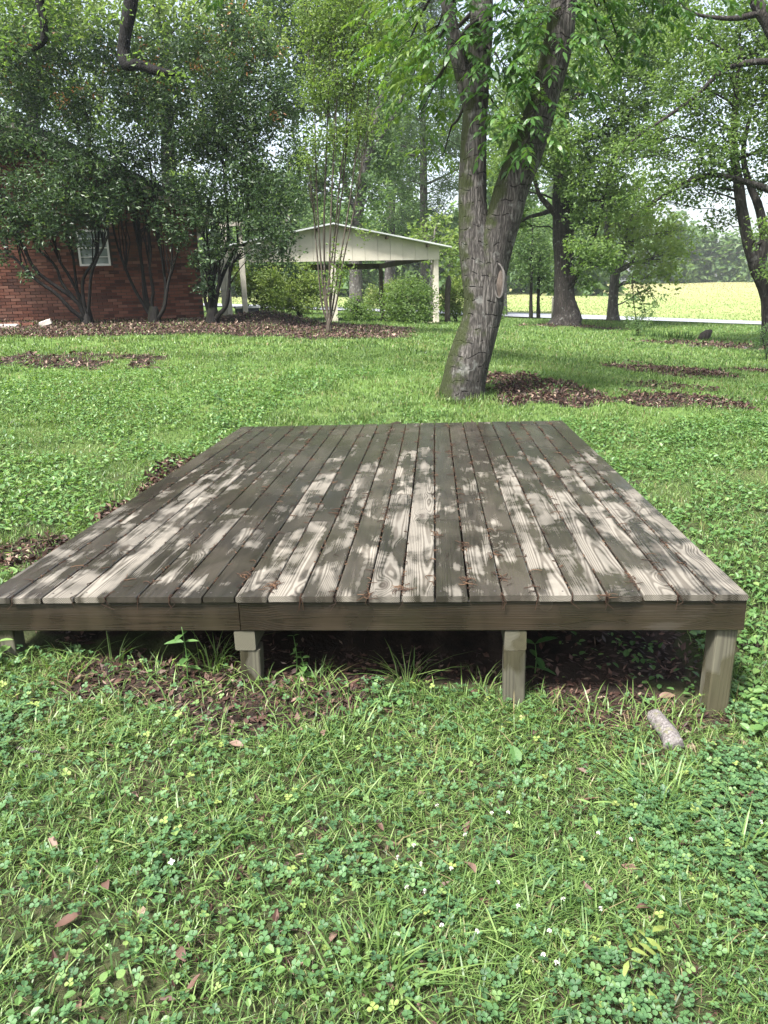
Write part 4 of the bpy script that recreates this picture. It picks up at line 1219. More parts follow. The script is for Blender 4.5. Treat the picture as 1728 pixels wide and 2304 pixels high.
m = MB()
m.prism([(-W_H, .16), (-0.0, .16), (-0.0, EAVE), (RX, roof_z(RX)), (-W_H, EAVE)], .03, DEP)
m.build('wall', MAT['mortar'], house)
m = MB()
m.box(-W_H - .03, .03, -.03, DEP + .03, -.35, .2)
m.build('foundation', MAT['concrete'], house)
# window opening in local coordinates
wx0, wx1, wz0, wz1 = -2.66, -1.99, 1.42, 2.2
bl, bh, jt = .205, .058, .011
sizes = {}
brick_me = {}
for k in range(10):
    mm = MB()
    mm.box(-bl / 2, bl / 2, -.012, .03, -bh / 2, bh / 2, (k + .5) / 10)
    brick_me[k] = mesh_tris('brick', np.concatenate(mm.v), np.concatenate(mm.t), {'tint': np.concatenate(mm.a)})
    brick_me[k].materials.append(MAT['brick'])
cand = []
rowi = 0
z = .2 + bh / 2 + jt
while z < roof_z(RX):
    x = -bl / 2 - (0 if rowi % 2 == 0 else bl / 2 + jt / 2) - .005
    while x > -W_H + .1:
        if z + bh / 2 < roof_z(x + (bl / 2 if x > RX else -bl / 2)) - .03 and not (wx0 - bl / 2 < x < wx1 + bl / 2 and wz0 - bh < z < wz1 + bh * .6):
            cand.append((x, z))
        x -= bl + jt
    z += bh + jt
    rowi += 1
cand = np.array(cand)
score = ((cand[:, 0] + 2.3) / 2.9) ** 2 + ((cand[:, 1] - .85) / .75) ** 2
ordr = np.argsort(score)
for i in ordr[:300]:
    o = link('brick', brick_me[int(rng.integers(0, 10))], None, house, (cand[i, 0], 0, cand[i, 1]))
    o.location[1] = rng.uniform(-.003, .003)
m = MB()
for i in ordr[300:]:
    x, z = cand[i]
    if x > -8.2:
        dy = rng.uniform(-.003, .003)
        m.box(x - bl / 2, x + bl / 2, -.012 + dy, .03 + dy, z - bh / 2, z + bh / 2, rng.uniform(0, 1))
tag(m.build('brickwork', MAT['brick'], house), kind='stuff')
win = empty('window', (0, 0, 0))
win.parent = house
m = MB()
fr = .045
m.box(wx0, wx1, -.02, .03, wz1 - fr, wz1)
m.box(wx0, wx1, -.02, .03, wz0, wz0 + fr)
m.box(wx0, wx0 + fr, -.0195, .03, wz0 + fr, wz1 - fr)
m.box(wx1 - fr, wx1, -.0195, .03, wz0 + fr, wz1 - fr)
m.build('frame', MAT['white_paint'], win)
for k in range(3):
    zz = wz0 + (wz1 - wz0) * (k + 1) / 4
    m = MB()
    h_ = .016 if k != 1 else .026
    m.box(wx0 + fr, wx1 - fr, -.014, .02, zz - h_ / 2, zz + h_ / 2)
    m.build('muntin', MAT['white_paint'], win)
for k in range(4):
    za, zb = wz0 + (wz1 - wz0) * k / 4, wz0 + (wz1 - wz0) * (k + 1) / 4
    m = MB()
    m.box(wx0 + fr * .5, wx1 - fr * .5, .004, .012, za + .002, zb - .002)
    m.build('pane', MAT['glass'], win)
m = MB()
m.box(wx0 - .05, wx1 + .05, -.05, .03, wz0 - .06, wz0 - .002)
m.build('sill', MAT['brick'], win)
for sx in (1, -1):
    m = MB()
    xe = 0.38 if sx > 0 else -W_H - .38
    ze = EAVE - SLOPE * .38
    a_, b_ = (RX, roof_z(RX) + .02), (xe, ze + .02)
    poly = [a_, (a_[0], a_[1] + .13), (b_[0], b_[1] + .13), b_] if sx > 0 else [a_, b_, (b_[0], b_[1] + .13), (a_[0], a_[1] + .13)]
    m.prism(poly[::-1] if sx > 0 else poly[::-1], -.34, DEP + .3)
    m.build('roof', MAT['shingle'], house)
    m = MB()
    poly = [(RX, roof_z(RX) - .17), (RX, roof_z(RX) - .003), (xe, ze - .003), (xe, ze - .17)]
    m.prism(poly if sx < 0 else poly[::-1], -.30, -.26)
    m.build('fascia', MAT['trim'], house)
m = MB()
m.box(-.3, .34, -.255, DEP, EAVE - SLOPE * .36 - .05, EAVE - SLOPE * .36 - .02)
m.build('soffit', MAT['trim'], house)
# porch at the far side of the house corner
pg = gbase(*at(507, 676, 17.4)[:2])
porch = empty('porch', pg, TH, 'small porch with cream posts on a low brick ledge beside the house corner', 'porch')
for x, y in ((-.12, 0.0), (.30, .12)):
    m = MB()
    m.box(x - .065, x + .065, y - .065, y + .065, .1, 2.35)
    m.build('post', MAT['cream_post'], porch)
for k in range(6):
    for r_ in range(3):
        o = link('brick', brick_me[int(rng.integers(0, 10))], None, porch, (-.5 + k * .216 + (.1 if r_ % 2 else 0), -.14, -.06 + r_ * .07))
m = MB()
m.box(-.62, .85, -.12, 1.2, -.25, .12)
m.build('ledge', MAT['mortar'], porch)
m = MB()
m.box(-.22, .42, -.05, .17, 2.352, 2.45)
m.build('beam', MAT['trim'], porch)
bg_ = gbase(*at(534, 672, 17.9)[:2])
bin_ = empty('storage_box', bg_, TH, 'dark low storage box with pale lid beside the porch ledge', 'box')
m = MB(); m.box(-.3, .3, -.22, .22, -.03, .34); m.build('body', MAT['dark_plastic'], bin_)
m = MB(); m.box(-.33, .33, -.25, .25, .343, .40); m.build('lid', MAT['metal_roof'], bin_)

# ---------------------------------------------------------------- carport
cpx, cpy = at(942, 697, 22)[:2]
cz = gz(cpx, cpy)
cp = empty('carport', (cpx, cpy, cz), TH, 'open cream carport with gabled metal roof standing behind the lawn', 'carport')
W_C, D_C = 6.6, 6.2
zb = at(942, 561, 22)[2] - cz           # underside of the gable panel
zpk = at(760, 484, 20.87)[2] - cz
zev = zb + .42
slope_c = (zpk - zev) / (W_C / 2)
for x in (0, -3.3, -6.6):
    for y in (0, D_C):
        m = MB()
        w_ = .075 if y == 0 else .07
        wx_ = cpx + x * math.cos(TH) - y * math.sin(TH)
        wy_ = cpy + x * math.sin(TH) + y * math.cos(TH)
        m.box(x - w_, x + w_, y - w_, y + w_, gz(wx_, wy_) - cz - .1, zb + .02)
        m.build('post', MAT['cream_post'] if y == 0 else MAT['brown_wood'], cp)
nb = 17                                    # vertical boards of the gable
for k in range(nb):
    x0 = .1 - (W_C + .2) * k / nb
    x1 = .1 - (W_C + .2) * (k + 1) / nb
    zt = [zev + slope_c * (W_C / 2 - abs(x + W_C / 2)) for x in (x0, x1)]
    m = MB()
    d = .004 * (k % 2)
    m.prism([(x1 + .004, zb), (x0 - .004, zb), (x0 - .004, zt[0]), (x1 + .004, zt[1])], -.11 - d, -.085)
    m.build('gable_board', MAT['cream'], cp)
m = MB()
m.prism([(-W_C - .08, zb + .005), (.08, zb + .005), (.08, zev - .03), (-W_C / 2, zpk - .03), (-W_C - .08, zev - .03)], -.08, -.05)
m.build('gable_backing', MAT['brown_wood'], cp)
for y in (0.08, D_C):
    m = MB(); m.box(-W_C - .07, .07, y - .04, y + .04, zb + .021, zb + .22); m.build('beam', MAT['brown_wood'], cp)
for x in (-.04, -W_C + .04):
    m = MB(); m.box(x - .035, x + .035, .13, D_C - .05, zb + .02, zb + .2); m.build('beam', MAT['brown_wood'], cp)
for sx in (1, -1):
    m = MB()
    nrib = 24
    run = W_C / 2 + .42
    for k in range(nrib):                # corrugated sheet: each rib a narrow strip
        y0, y1 = -.35 + (D_C + .7) * k / nrib, -.35 + (D_C + .7) * (k + 1) / nrib
        zr = .018 * (k % 2)
        xa, xb = -W_C / 2, -W_C / 2 + sx * run
        za, zc = zpk + .03 + zr, zpk + .03 - slope_c * run + zr
        V = [(xa, y0, za), (xa, y1, za), (xb, y1, zc), (xb, y0, zc), (xa, y0, za - .04), (xa, y1, za - .04), (xb, y1, zc - .04), (xb, y0, zc - .04)]
        Q = [(0, 1, 2, 3), (7, 6, 5, 4), (0, 4, 5, 1), (2, 6, 7, 3), (0, 3, 7, 4), (1, 5, 6, 2)]
        if sx < 0:
            Q = [q_[::-1] for q_ in Q]
        m.add(V, [t for q_ in Q for t in ((q_[0], q_[2], q_[1]), (q_[0], q_[3], q_[2]))])
    m.build('roof_sheet', MAT['metal_roof'], cp)
    for f in (.12, .45, .8):
        m = MB()
        x = -W_C / 2 + sx * run * f
        zz = zpk - slope_c * run * f - .065
        m.box(x - .03, x + .03, -.3, D_C + .2, zz - .05, zz + .03)
        m.build('purlin', MAT['brown_wood'], cp)
m = MB()
m.box(-W_C - .1, .12, -.1, D_C + .1, -.35, .02)
m.build('slab', MAT['concrete'], cp)

# ---------------------------------------------------------------- small things in the yard
b = gbase(*at(966, 696, 22.6)[:2])
m = MB()
hs_ = at(968, 595, 22.6)[2] - b[2]
P = [b + (0, 0, -.1), b + (0.01, 0, .3), b + (.03, 0, hs_ * .6), b + (.05, 0, hs_ * .85), b + (.07, 0, hs_)]
m.tube(P, [.13, .10, .09, .075, .03], 10, wob=.7, seed=11)
o = m.build('dead_snag', MAT['dead_wood'], None, True, b)
o.location = tuple(b)
tag(o, 'dark broken dead tree snag standing right of the carport', 'snag')

g_ = gbase(*at(100, 697, 12.9)[:2])
m = MB()
m.box(-.12, .12, -.05, .05, 0, .09)
o = m.build('paving_block', MAT['pale_block'])
o.location = tuple(g_ + (0, 0, .03)); o.rotation_euler = (.15, -.3, .25)
tag(o, 'pale broken paving block tilted in the leaf bed', 'block')
g_ = gbase(*at(15, 703, 12.6)[:2])
m = MB()
m.box(-.28, .22, -.06, .06, -.02, .05)
o = m.build('paving_slab', MAT['pale_block'])
o.location = tuple(g_ + (0, 0, .02)); o.rotation_euler = (0.05, 0.02, .1)
tag(o, 'flat pale edging slab at the far left of the leaf bed', 'block')
for k in range(7):          # loose bricks lying by the slab
    p = at(8 + k * 9, 696 + (k % 2) * 3, 12.9)
    o = link('loose_brick', brick_me[int(rng.integers(3, 10))], None, None, (p[0], 12.95, gz(p[0], 12.95) + .035))
    o.rotation_euler = (rng.uniform(-.2, .2), rng.uniform(-.15, .15), rng.uniform(-.6, .6))
    tag(o, 'loose red brick lying beside the pale slab in the leaf bed', 'brick', 'loose bricks in the leaf bed')

# short lichen-covered log in front of the right corner post
lg0, lg1 = ground_at(1412, 1560), ground_at(1455, 1628)
P = np.array([lg0 + (0, 0, .03), lg0 * .66 + lg1 * .34 + (0, 0, .038), lg0 * .33 + lg1 * .67 + (0.006, 0, .038), lg1 + (0, 0, .035)])
P = spline(P, 40)
m = MB()
m.tube(P, .036 * (1 + rng.normal(0, .025, 40)) * np.linspace(.9, 1.1, 40), 26, wob=.16, seed=4)
o = m.build('log', MAT['log'], None, True, lg0)
o.location = tuple(lg0)
tag(o, 'short pale lichen-crusted log lying in front of the right corner post', 'log')

# dark stump on the far lawn, spiky lily row
s0 = gbase(*at(1525, 712, 19)[:2])
m = MB()
m.tube([s0 + (-.12, 0, -.05), s0 + (-.05, 0, .12), s0 + (.06, 0, .2), s0 + (.16, 0, .26)], [.13, .15, .12, .03], 12, wob=.8, seed=8)
o = m.build('stump', MAT['dead_wood'], None, True, s0)
o.location = tuple(s0)
tag(o, 'small dark leaning stump on the far right lawn', 'stump')


def blades(B, H, Wd, lean, seg=3, az=None, tw=0.5):
    """curved tapering grass blades: V, T, count per blade"""
    N = len(B)
    ph = rng.uniform(0, 2 * np.pi, N) if az is None else az
    d = np.stack([np.cos(ph), np.sin(ph), np.zeros(N)], 1)
    sa = ph + np.pi / 2 + rng.normal(0, tw, N)
    s = np.stack([np.cos(sa), np.sin(sa), np.zeros(N)], 1)
    rows = []
    fr_ = {3: ((0, 1), (.38, .95), (.74, .62)), 2: ((0, 1), (.55, .8)), 1: ((0, 1),)}[seg]
    for f, w_ in fr_:
        c_ = B + d * (lean * H * f ** 1.7)[:, None] + np.array([0, 0, 1.0]) * (H * (f - .42 * np.clip(lean, 0, 1.6) * f * f))[:, None]
        rows += [c_ + s * (Wd * .5 * w_)[:, None], c_ - s * (Wd * .5 * w_)[:, None]]
    rows.append(B + d * (lean * H)[:, None] + np.array([0, 0, 1.0]) * (H * (1 - .42 * np.clip(lean, 0, 1.6)))[:, None])
    k = len(rows)
    V = np.stack(rows, 1).reshape(-1, 3)
    i = np.arange(N)[:, None] * k
    T = []
    for q_ in range(seg - 1):
        T += [i + np.array((2 * q_, 2 * q_ + 1, 2 * q_ + 3)), i + np.array((2 * q_, 2 * q_ + 3, 2 * q_ + 2))]
    T.append(i + np.array((2 * seg - 2, 2 * seg - 1, 2 * seg)))
    return V, np.concatenate(T), k


def tuft(name, label, p, cnt, h, w_, lean, spread=.04, tint=(.3, .8), cat='grass tuft', group=None, mat='blade'):
    p = np.asarray(p, float)
    B = np.c_[rng.normal(0, spread, cnt), rng.normal(0, spread, cnt), np.full(cnt, -.01)]
    az = np.arctan2(B[:, 1], B[:, 0]) + rng.normal(0, .5, cnt)
    V, T, k = blades(B, h * rng.uniform(.5, 1.1, cnt), w_ * rng.uniform(.7, 1.2, cnt), np.abs(rng.normal(lean, .35, cnt)), 3, az)
    o = link(name, mesh_tris(name, V, T, {'tint': np.repeat(rng.uniform(*tint, cnt), k)}), MAT[mat])
    o.location = tuple(p)
    return tag(o, label, cat, group)


lilies = at(1405, 716, 19.2), at(1490, 714, 19.0)
for k in range(11):
    p = lilies[0] + (lilies[1] - lilies[0]) * k / 10 + rng.normal(0, .03, 3)
    tuft('lily_clump', 'spiky dark green lily clump in the low row on the far lawn', (p[0], p[1], gz(p[0], p[1])), 14, .3, .022, .45, .05, (.0, .45), 'lily', 'row of spiky lilies')
for u, v, h, cnt, ln, lab in ((245, 1432, .20, 16, .9, 'wispy long-bladed tuft at the deck edge under the far left planks'), (455, 1440, .24, 26, .8, 'tall pale grass tuft in front of the deck left of the stacked post'),
                              (880, 1478, .22, 40, 1.0, 'arching dark grass tuft under the deck rim between two posts'), (1040, 1490, .22, 12, .7, 'thin upright grass tuft just left of the centre post'),
                              (690, 1470, .13, 22, .7, 'short grass tuft below the seeding weed by the stacked post'), (170, 1445, .2, 14, 1.0, 'sparse arching grass tuft nearest the left picture edge by the deck'),
                              (1420, 1740, .20, 80, .75, 'large dark grass clump in the lawn below the lichen log'), (820, 2110, .17, 60, .8, 'dense grass clump at the bottom middle of the lawn'),
                              (1600, 1850, .2, 34, .9, 'loose bent grass clump at the right edge of the front lawn'), (480, 1800, .13, 40, .8, 'grass clump in the left middle of the front lawn'), (470, 1440, .2, 10, .6, 'slim grass tuft with the leafy weed behind it')):
    tuft('grass_tuft', lab, ground_at(u, v), cnt, h, .0062, ln, .035 if cnt < 50 else .06, (.25, .85))


def broad_leaf(C, D, L, W, up=None, cup=.15):
    """oval leaves with a midrib fold: 8 points each"""
    N = len(C)
    u_ = np.tile(np.array([0, 0, 1.0]), (N, 1)) + rng.normal(0, .15, (N, 3))
    s = np.cross(D, u_)
    s /= np.linalg.norm(s, axis=1)[:, None] + 1e-9
    nn = np.cross(s, D)

    def pt(f, sd, li):
        return C + D * (L * f)[:, None] + s * (W * sd)[:, None] + nn * (W * li - L * .18 * f * f)[:, None]
    V = np.stack([pt(0, 0, 0), pt(.22, .4, cup), pt(.55, .5, cup), pt(.85, .27, cup * .6), pt(1, 0, 0), pt(.85, -.27, cup * .6), pt(.55, -.5, cup), pt(.22, -.4, cup), pt(.5, 0, -.02)], 1).reshape(-1, 3)
    i = np.arange(N)[:, None] * 9
    T = np.concatenate([i + np.array((8, k, (k + 1) % 8)) for k in range(8)])
    return V, T, 9


def weed_plant(label, p, h, pairs, L, W, tint, mat='weed', cat='weed', lean=(0, 0), tiers=None):
    p = np.asarray(p, float)
    root = empty('weed', p, 0, label, cat)
    m = MB()
    tip = np.array([lean[0], lean[1], h])
    P = spline(np.array([(0, 0, -.02), tip * .5 + (0.008, 0, 0), tip]), 8)
    m.tube(P, np.linspace(.0035, .0015, 8), 5, .5)
    m.build('stem', MAT[mat], root, True)
    C, D, LL = [], [], []
    for k in range(pairs):
        f = .3 + .7 * k / max(1, pairs - 1)
        c_ = P[min(7, int(f * 7))]
        a0 = k * 1.57 + rng.uniform(-.3, .3)
        for a in (a0, a0 + math.pi):
            d = np.array([math.cos(a), math.sin(a), rng.uniform(.1, .6) if k > pairs - 2 else rng.uniform(-.2, .3)])
            C.append(c_); D.append(d / np.linalg.norm(d)); LL.append(L * rng.uniform(.7, 1.1))
    C, D, LL = np.array(C), np.array(D), np.array(LL)
    V, T, k9 = broad_leaf(C, D, LL, LL * W / L)
    lv = link('leaves', mesh_tris('leaves', V, T, {'tint': np.repeat(np.clip(rng.normal(tint, .1, len(C)), 0, 1), k9)}), MAT[mat], root)
    return root


weed_plant('leafy weed with pointed oval leaves poking up against the left rim board', ground_at(405, 1470), .26, 4, .085, .034, .45)
weed_plant('dark shaded weed with long leaves just right of the centre post', ground_at(1160, 1480) + (0, .1, 0), .16, 3, .1, .04, .1)
weed_plant('pale leafy weed half cut off by the left picture edge', ground_at(5, 1440), .12, 3, .08, .04, .8)
weed_plant('bluish tall weed at the back left corner of the deck', gbase(-3.62, 5.05), .42, 6, .1, .05, .1)
weed_plant('young pale weed with narrow upright leaves in the clover', ground_at(1275, 1790), .1, 3, .07, .015, .9)
for k, (u, v) in enumerate(((640, 1460), (655, 1465))):
    weed_plant(['branched seeding weed right of the stacked post', 'round-leaved small weed behind the branched seeding weed'][k], ground_at(u, v), [.2, .1][k], [5, 3][k], [.035, .05][k], [.014, .04][k], .6)
# yellow-green pecan seedling near the bottom
sp_ = ground_at(1345, 2105)
sd = empty('pecan_seedling', sp_, 0, 'yellow-green seedling with drooping pointed leaflets at the bottom right', 'seedling')
for args in ((np.array([(0, 0, .07)]), np.array([(.55, .45, .1)]), 3, .14, .075, .022, np.array([1.0])), (np.array([(0, 0, .065)]), np.array([(.3, -.7, .1)]), 2, .1, .07, .022, np.array([.95]))):
    V, T, a = compound_leaves(*args)
    for q_ in range(len(V) // 6):
        link('leaflet', mesh_tris('leaflet', V[q_ * 6:q_ * 6 + 6], [(0, 1, 5), (1, 2, 5), (2, 4, 5), (2, 3, 4)], {'tint': a[q_ * 6:q_ * 6 + 6]}), MAT['bush_leaf'], sd)
m = MB(); m.tube([(0, 0, -.01), (.004, 0, .04), (0, 0, .072)], [.002, .002, .0015], 5, .8); m.build('stem', MAT['bush_leaf'], sd, True)
# broad plantain leaf
pl = ground_at(1117, 1668)
V, T, k9 = broad_leaf(np.array([(0, 0, .03), (.01, 0, .02)]), np.array([(-.1, .75, .6), (.8, -.1, .3)]) / 1.0, np.array([.085, .06]), np.array([.05, .035]))
o = link('plantain', mesh_tris('plantain', V, T, {'tint': np.repeat([.3, .5], k9)}), MAT['weed'])
o.location = tuple(pl)
tag(o, 'single broad oval plantain leaf standing in the clover', 'weed')

# white clover heads
hd = MB()
for i in range(34):
    a, e = rng.uniform(0, 6.28), rng.uniform(-.25, 1.5)
    d = np.array([math.cos(a) * math.cos(e), math.sin(a) * math.cos(e), math.sin(e)])
    s = np.cross(d, (0.3, .2, .9))
    s /= np.linalg.norm(s)
    hd.add([d * .002, d * .0085 + s * .0016, d * .012, d * .0085 - s * .0016], [(0, 1, 2), (0, 2, 3)], rng.uniform(0, 1))
st = MB(); st.tube([(0, 0, -.075), (.003, 0, -.03), (0, 0, 0)], [.0012, .0012, .001], 4, .5)
hme = mesh_tris('blossom', np.concatenate(hd.v), np.concatenate(hd.t), {'tint': np.concatenate(hd.a)}); hme.materials.append(MAT['flower'])
sme = mesh_tris('stem', np.concatenate(st.v), np.concatenate(st.t), {'tint': np.concatenate(st.a)}); sme.materials.append(MAT['clover'])
for u, v in ((895, 1862), (860, 1890), (1062, 1798), (1097, 1795), (1005, 1850), (918, 1968), (975, 1915), (1075, 1948), (1118, 2007), (955, 2045), (1172, 2115), (1200, 2130), (945, 1782), (1290, 1840), (1360, 1855), (1185, 2062), (1295, 2010), (1030, 2065), (1640, 1810), (910, 1915), (880, 1955), (1215, 1985)):
    p = ground_at(u, v)
    r_ = empty('clover_flower', p + (0, 0, .062 + rng.uniform(0, .02)), rng.uniform(0, 6), 'small white clover blossom standing in the front lawn', 'flower', 'white clover blossoms in the front lawn')
    link('blossom', hme, None, r_); link('stem', sme, None, r_)
    r_.scale = (.62, .62, .7)
p = ground_at(375, 1898)
m = MB()
for k in range(4):
    a = k * 1.57 + .4
    d, s = np.array((math.cos(a), math.sin(a), .15)), np.array((-math.sin(a), math.cos(a), 0))
    m.add([(0, 0, 0), d * .012 + s * .007, d * .02, d * .012 - s * .007], [(0, 1, 2), (0, 2, 3)], 1.0)
o = m.build('wildflower', MAT['flower'])
o.location = tuple(p + (0, 0, .06)); o.rotation_euler = (.5, 0, 0); o.scale = (.55, .55, .55)
tag(o, 'single pale four-petalled wildflower in the left front lawn', 'flower')

# dead leaves one can pick out in the front lawn
dl = []
for k in range(3):
    N1 = 7
    xs = np.linspace(0, 1, N1)
    V, T = [], []
    for i, f in enumerate(xs):
        w_ = .5 * math.sin(math.pi * min(1, f * .95 + .04)) ** .8 * .42
        for sd_ in (-1, 0, 1):
            V.append((f - .5, sd_ * w_, (.12 + .08 * k) * (sd_ * sd_) * w_ * 2 + .16 * math.sin(f * 3 + k)))
    for i in range(N1 - 1):
        for j in range(2):
            a = i * 3 + j
            T += [(a, a + 3, a + 4), (a, a + 4, a + 1)]
    me = mesh_tris('dead_leaf', V, T, {'tint': np.full(len(V), (.62, .85, .72)[k])}, True)
    me.materials.append(MAT['dead_leaf'])
    dl.append(me)
dn = [(1012, 1893, .075, 1, 'curled tan dead leaf hiding in the clover at lower centre', 0.5), (235, 1935, .06, 0, None, 0), (150, 2010, .07, 2, None, 0), (512, 1625, .06, 1, None, 0), (865, 1500, .06, 1, None, 0), (1030, 1505, .08, 0, None, 0), (700, 1600, .055, 1, None, 0), (395, 2085, .06, 0, None, 0), (415, 2160, .07, 2, None, 0),
      (120, 1840, .05, 1, None, 0), (1270, 1745, .06, 2, None, 0), (1390, 1985, .06, 0, None, 0), (1440, 1510, .08, 1, None, 0), (1250, 1545, .07, 0, None, 0), (820, 1800, .05, 2, None, 0), (1545, 1750, .05, 1, None, 0), (350, 1540, .07, 1, None, 0), (260, 1480, .07, 0, None, 0), (600, 1520, .06, 2, None, 0)]
DL = ['tan leaf lying in the grass at the far left of the lawn', 'long brown leaf half sunk in the lower left grass', 'curled dead leaf below the deck, left of the stacked post', 'dead leaf in the litter under the middle of the rim board', 'dark dead leaf standing just left of the centre post', 'pale dead leaf in the grass below the stacked post', 'brown leaf low in the grass at the bottom left', 'larger brown leaf in the grass near the bottom edge, left of centre', 'small tan leaf in the grass near the left picture edge', 'tan leaf in the clover below the centre post', 'brown leaf in the lower right clover', 'tan leaf in the dark litter left of the lichen log', 'dark leaf between the centre post and the lichen log', 'small tan leaf in the very middle of the front lawn', 'small leaf in the weeds right of the lichen log', 'pale leaf in the litter below the leafy weed', 'dark leaf in the litter under the left rim board', 'tan leaf at the litter edge right of the stacked post']
for (u, v, s, k, lab, _), alt in zip(dn, [None] + DL):
    p = ground_at(u, v)
    o = link('dead_leaf', dl[k], None, None, p + (0, 0, .035 if v > 1560 else .012))
    o.scale = (s, s, s)
    o.rotation_euler = (rng.uniform(-.5, .5), rng.uniform(-.4, .4), rng.uniform(0, 6))
    tag(o, lab or alt, 'leaf', 'fallen leaves in the front lawn')
stk = [ground_at(40, 1630), ground_at(110, 1645)]
m = MB()
m.tube(limb_path(stk[0] + (0, 0, .03), stk[1] + (0, 0, .025), 0, .1, 6), np.linspace(.006, .003, 6), 6)
o = m.build('stick', MAT['dead_wood'], None, True, stk[0]); o.location = tuple(stk[0])
tag(o, 'thin dark stick lying in the grass at the left edge', 'stick')

# power lines and pale post across the road
for k, (v0, v1) in enumerate(((530, 507), (548, 527))):
    a, b2 = at(1060, v0 + 12, 62), at(1720, v1 - 8, 62)
    t = np.linspace(0, 1, 20)[:, None]
    P = a * (1 - t) + b2 * t
    P[:, 2] -= 1.2 * np.sin(t[:, 0] * np.pi)
    m = MB(); m.tube(P, .018, 4)
    o = m.build('power_line', MAT['wire'], None, True, a); o.location = tuple(a)
    tag(o, ['upper thin power line strung above the field', 'lower thin power line strung above the field'][k], 'wire')
for uu in (1060, 1720):
    a = at(uu, 512, 62)
    g0 = gz(a[0], a[1])
    r_ = empty('utility_pole', (a[0], a[1] + .2, g0), 0, ['wooden utility pole beyond the road behind the pecan trunk', 'wooden utility pole beyond the road outside the right picture edge'][uu > 1500], 'pole')
    m = MB(); m.tube([(0, 0, -.3), (0, 0, 3), (0, 0, a[2] - g0 + 1.4)], [.15, .13, .1], 10); m.build('pole', MAT['brown_wood'], r_, True)
    m = MB(); m.box(-.06, .06, -1, 1, a[2] - g0 + .9, a[2] - g0 + 1.02); m.build('crossarm', MAT['brown_wood'], r_)
b = gbase(*at(1193, 690, 33)[:2])
hp = at(1193, 640, 33)[2] - b[2]
m = MB(); m.tube([(0, 0, -.2), (0, 0, hp * .5), (0, 0, hp)], [.05, .05, .045], 8)
o = m.build('marker_post', MAT['cream_post'], None, True); o.location = tuple(b)
tag(o, 'thin pale marker post beside the road left of the big oak', 'post')

# ---------------------------------------------------------------- lawn
def in_view(P, mx=420, my=300):
    d = P - CAM
    z = d @ _f
    u = 864 + FPX * (d @ CR) / np.maximum(z, .05)
    v = 1152 - FPX * (d @ CU) / np.maximum(z, .05)
    return (z > .3) & (u > -mx) & (u < 1728 + mx) & (v < 2304 + my)


def free(x, y, pad=0.0):
    ok = ~((x > -3.31 - pad) & (x < .03 + pad) & (y > .10 - pad) & (y < 4.70))
    ok &= np.hypot(x + .95, y - YP) > .27
    ok &= road_dist(x, y) < -.3
    xl = (x - hx) * math.cos(TH) + (y - hy) * math.sin(TH)
    yl = -(x - hx) * math.sin(TH) + (y - hy) * math.cos(TH)
    ok &= ~((xl < .15) & (yl > -.1))
    xl = (x - cpx) * math.cos(TH) + (y - cpy) * math.sin(TH)
    yl = -(x - cpx) * math.sin(TH) + (y - cpy) * math.cos(TH)
    ok &= ~((xl > -6.8) & (xl < .2) & (yl > -.15) & (yl < 6.4))
    return ok


def scatter(dens, x0, x1, y0, y1, keep, pad=0.0, mx=420):
    N = int(dens * (x1 - x0) * (y1 - y0))
    x, y = rng.uniform(x0, x1, N), rng.uniform(y0, y1, N)
    k = keep(x, y)
    ok = (rng.uniform(0, 1, N) < k) & free(x, y, pad)
    x, y = x[ok], y[ok]
    P = np.c_[x, y, G(x, y)]
    return P[in_view(P, mx)]


def clump(x, y, s, seed):
    return fbm(x * s, y * s, seed)


def clov(x, y):
    """where clover has the upper hand"""
    a = smooth(.50, .66, clump(x, y, 1.9, 41) * .8 + .24 * smooth(-2.2, -.9, x) * smooth(.1, -.7, y))
    return a


def grass_keep(x, y):
    return (1 - .88 * smooth(.15, .75, litter(x, y))) * (.36 + .64 * smooth(.3, .58, clump(x, y, 4.5, 31))) * (.66 + .34 * smooth(.3, .5, clump(x, y, 1.3, 33))) * (1 - .62 * clov(x, y) * smooth(2, 0, y))


def stuff(name, V, T, tint, mat, label, cat):
    o = link(name, mesh_tris(name, V, T, {'tint': tint}), MAT[mat])
    return tag(o, label, cat, kind='stuff')


def lawn_layer(name, P, h, w_, lean, seg, lab, tint_fn=None):
    N = len(P)
    hv = .6 + .8 * clump(P[:, 0], P[:, 1], 3.0, 55)
    V, T, k = blades(P - (0, 0, .004), h * rng.uniform(.45, 1.2, N) * hv, w_ * rng.uniform(.6, 1.3, N), np.abs(rng.normal(lean, .4, N)), seg)
    t = np.clip(.27 + .46 * clump(P[:, 0], P[:, 1], 2.2, 77) + rng.normal(0, .24, N), 0, .95)
    t = np.where(rng.uniform(0, 1, N) < .025, rng.uniform(.955, 1, N), t)
    stuff(name, V, T, np.repeat(t, k), 'blade', lab, 'grass')


P1 = scatter(12500, -4.6, 2.2, -2.3, .5, grass_keep)
lawn_layer('grass', P1, .062, .0042, .9, 3, 'fresh weedy grass blades of the front lawn before the deck', None)
P1b = scatter(900, -4.6, 2.2, -2.3, .3, lambda x, y: grass_keep(x, y) * smooth(.4, .6, clump(x, y, 2.6, 12)))
lawn_layer('grass', P1b, .105, .0056, .95, 3, 'longer bent grass blades standing above the front lawn')
P1c = scatter(1000, -3.5, 1.0, -.55, .12, lambda x, y: smooth(.35, .6, clump(x, y, 4.0, 14)))
lawn_layer('grass', P1c, .12, .006, .95, 3, 'long pale grass blades along the front edge of the deck')
P2 = scatter(4600, -7.5, 4.5, .3, 5.5, lambda x, y: grass_keep(x, y) * smooth(6.5, 1.5, y * .75))
lawn_layer('grass', P2, .065, .006, .8, 2, 'grass blades of the lawn on both sides of the deck')
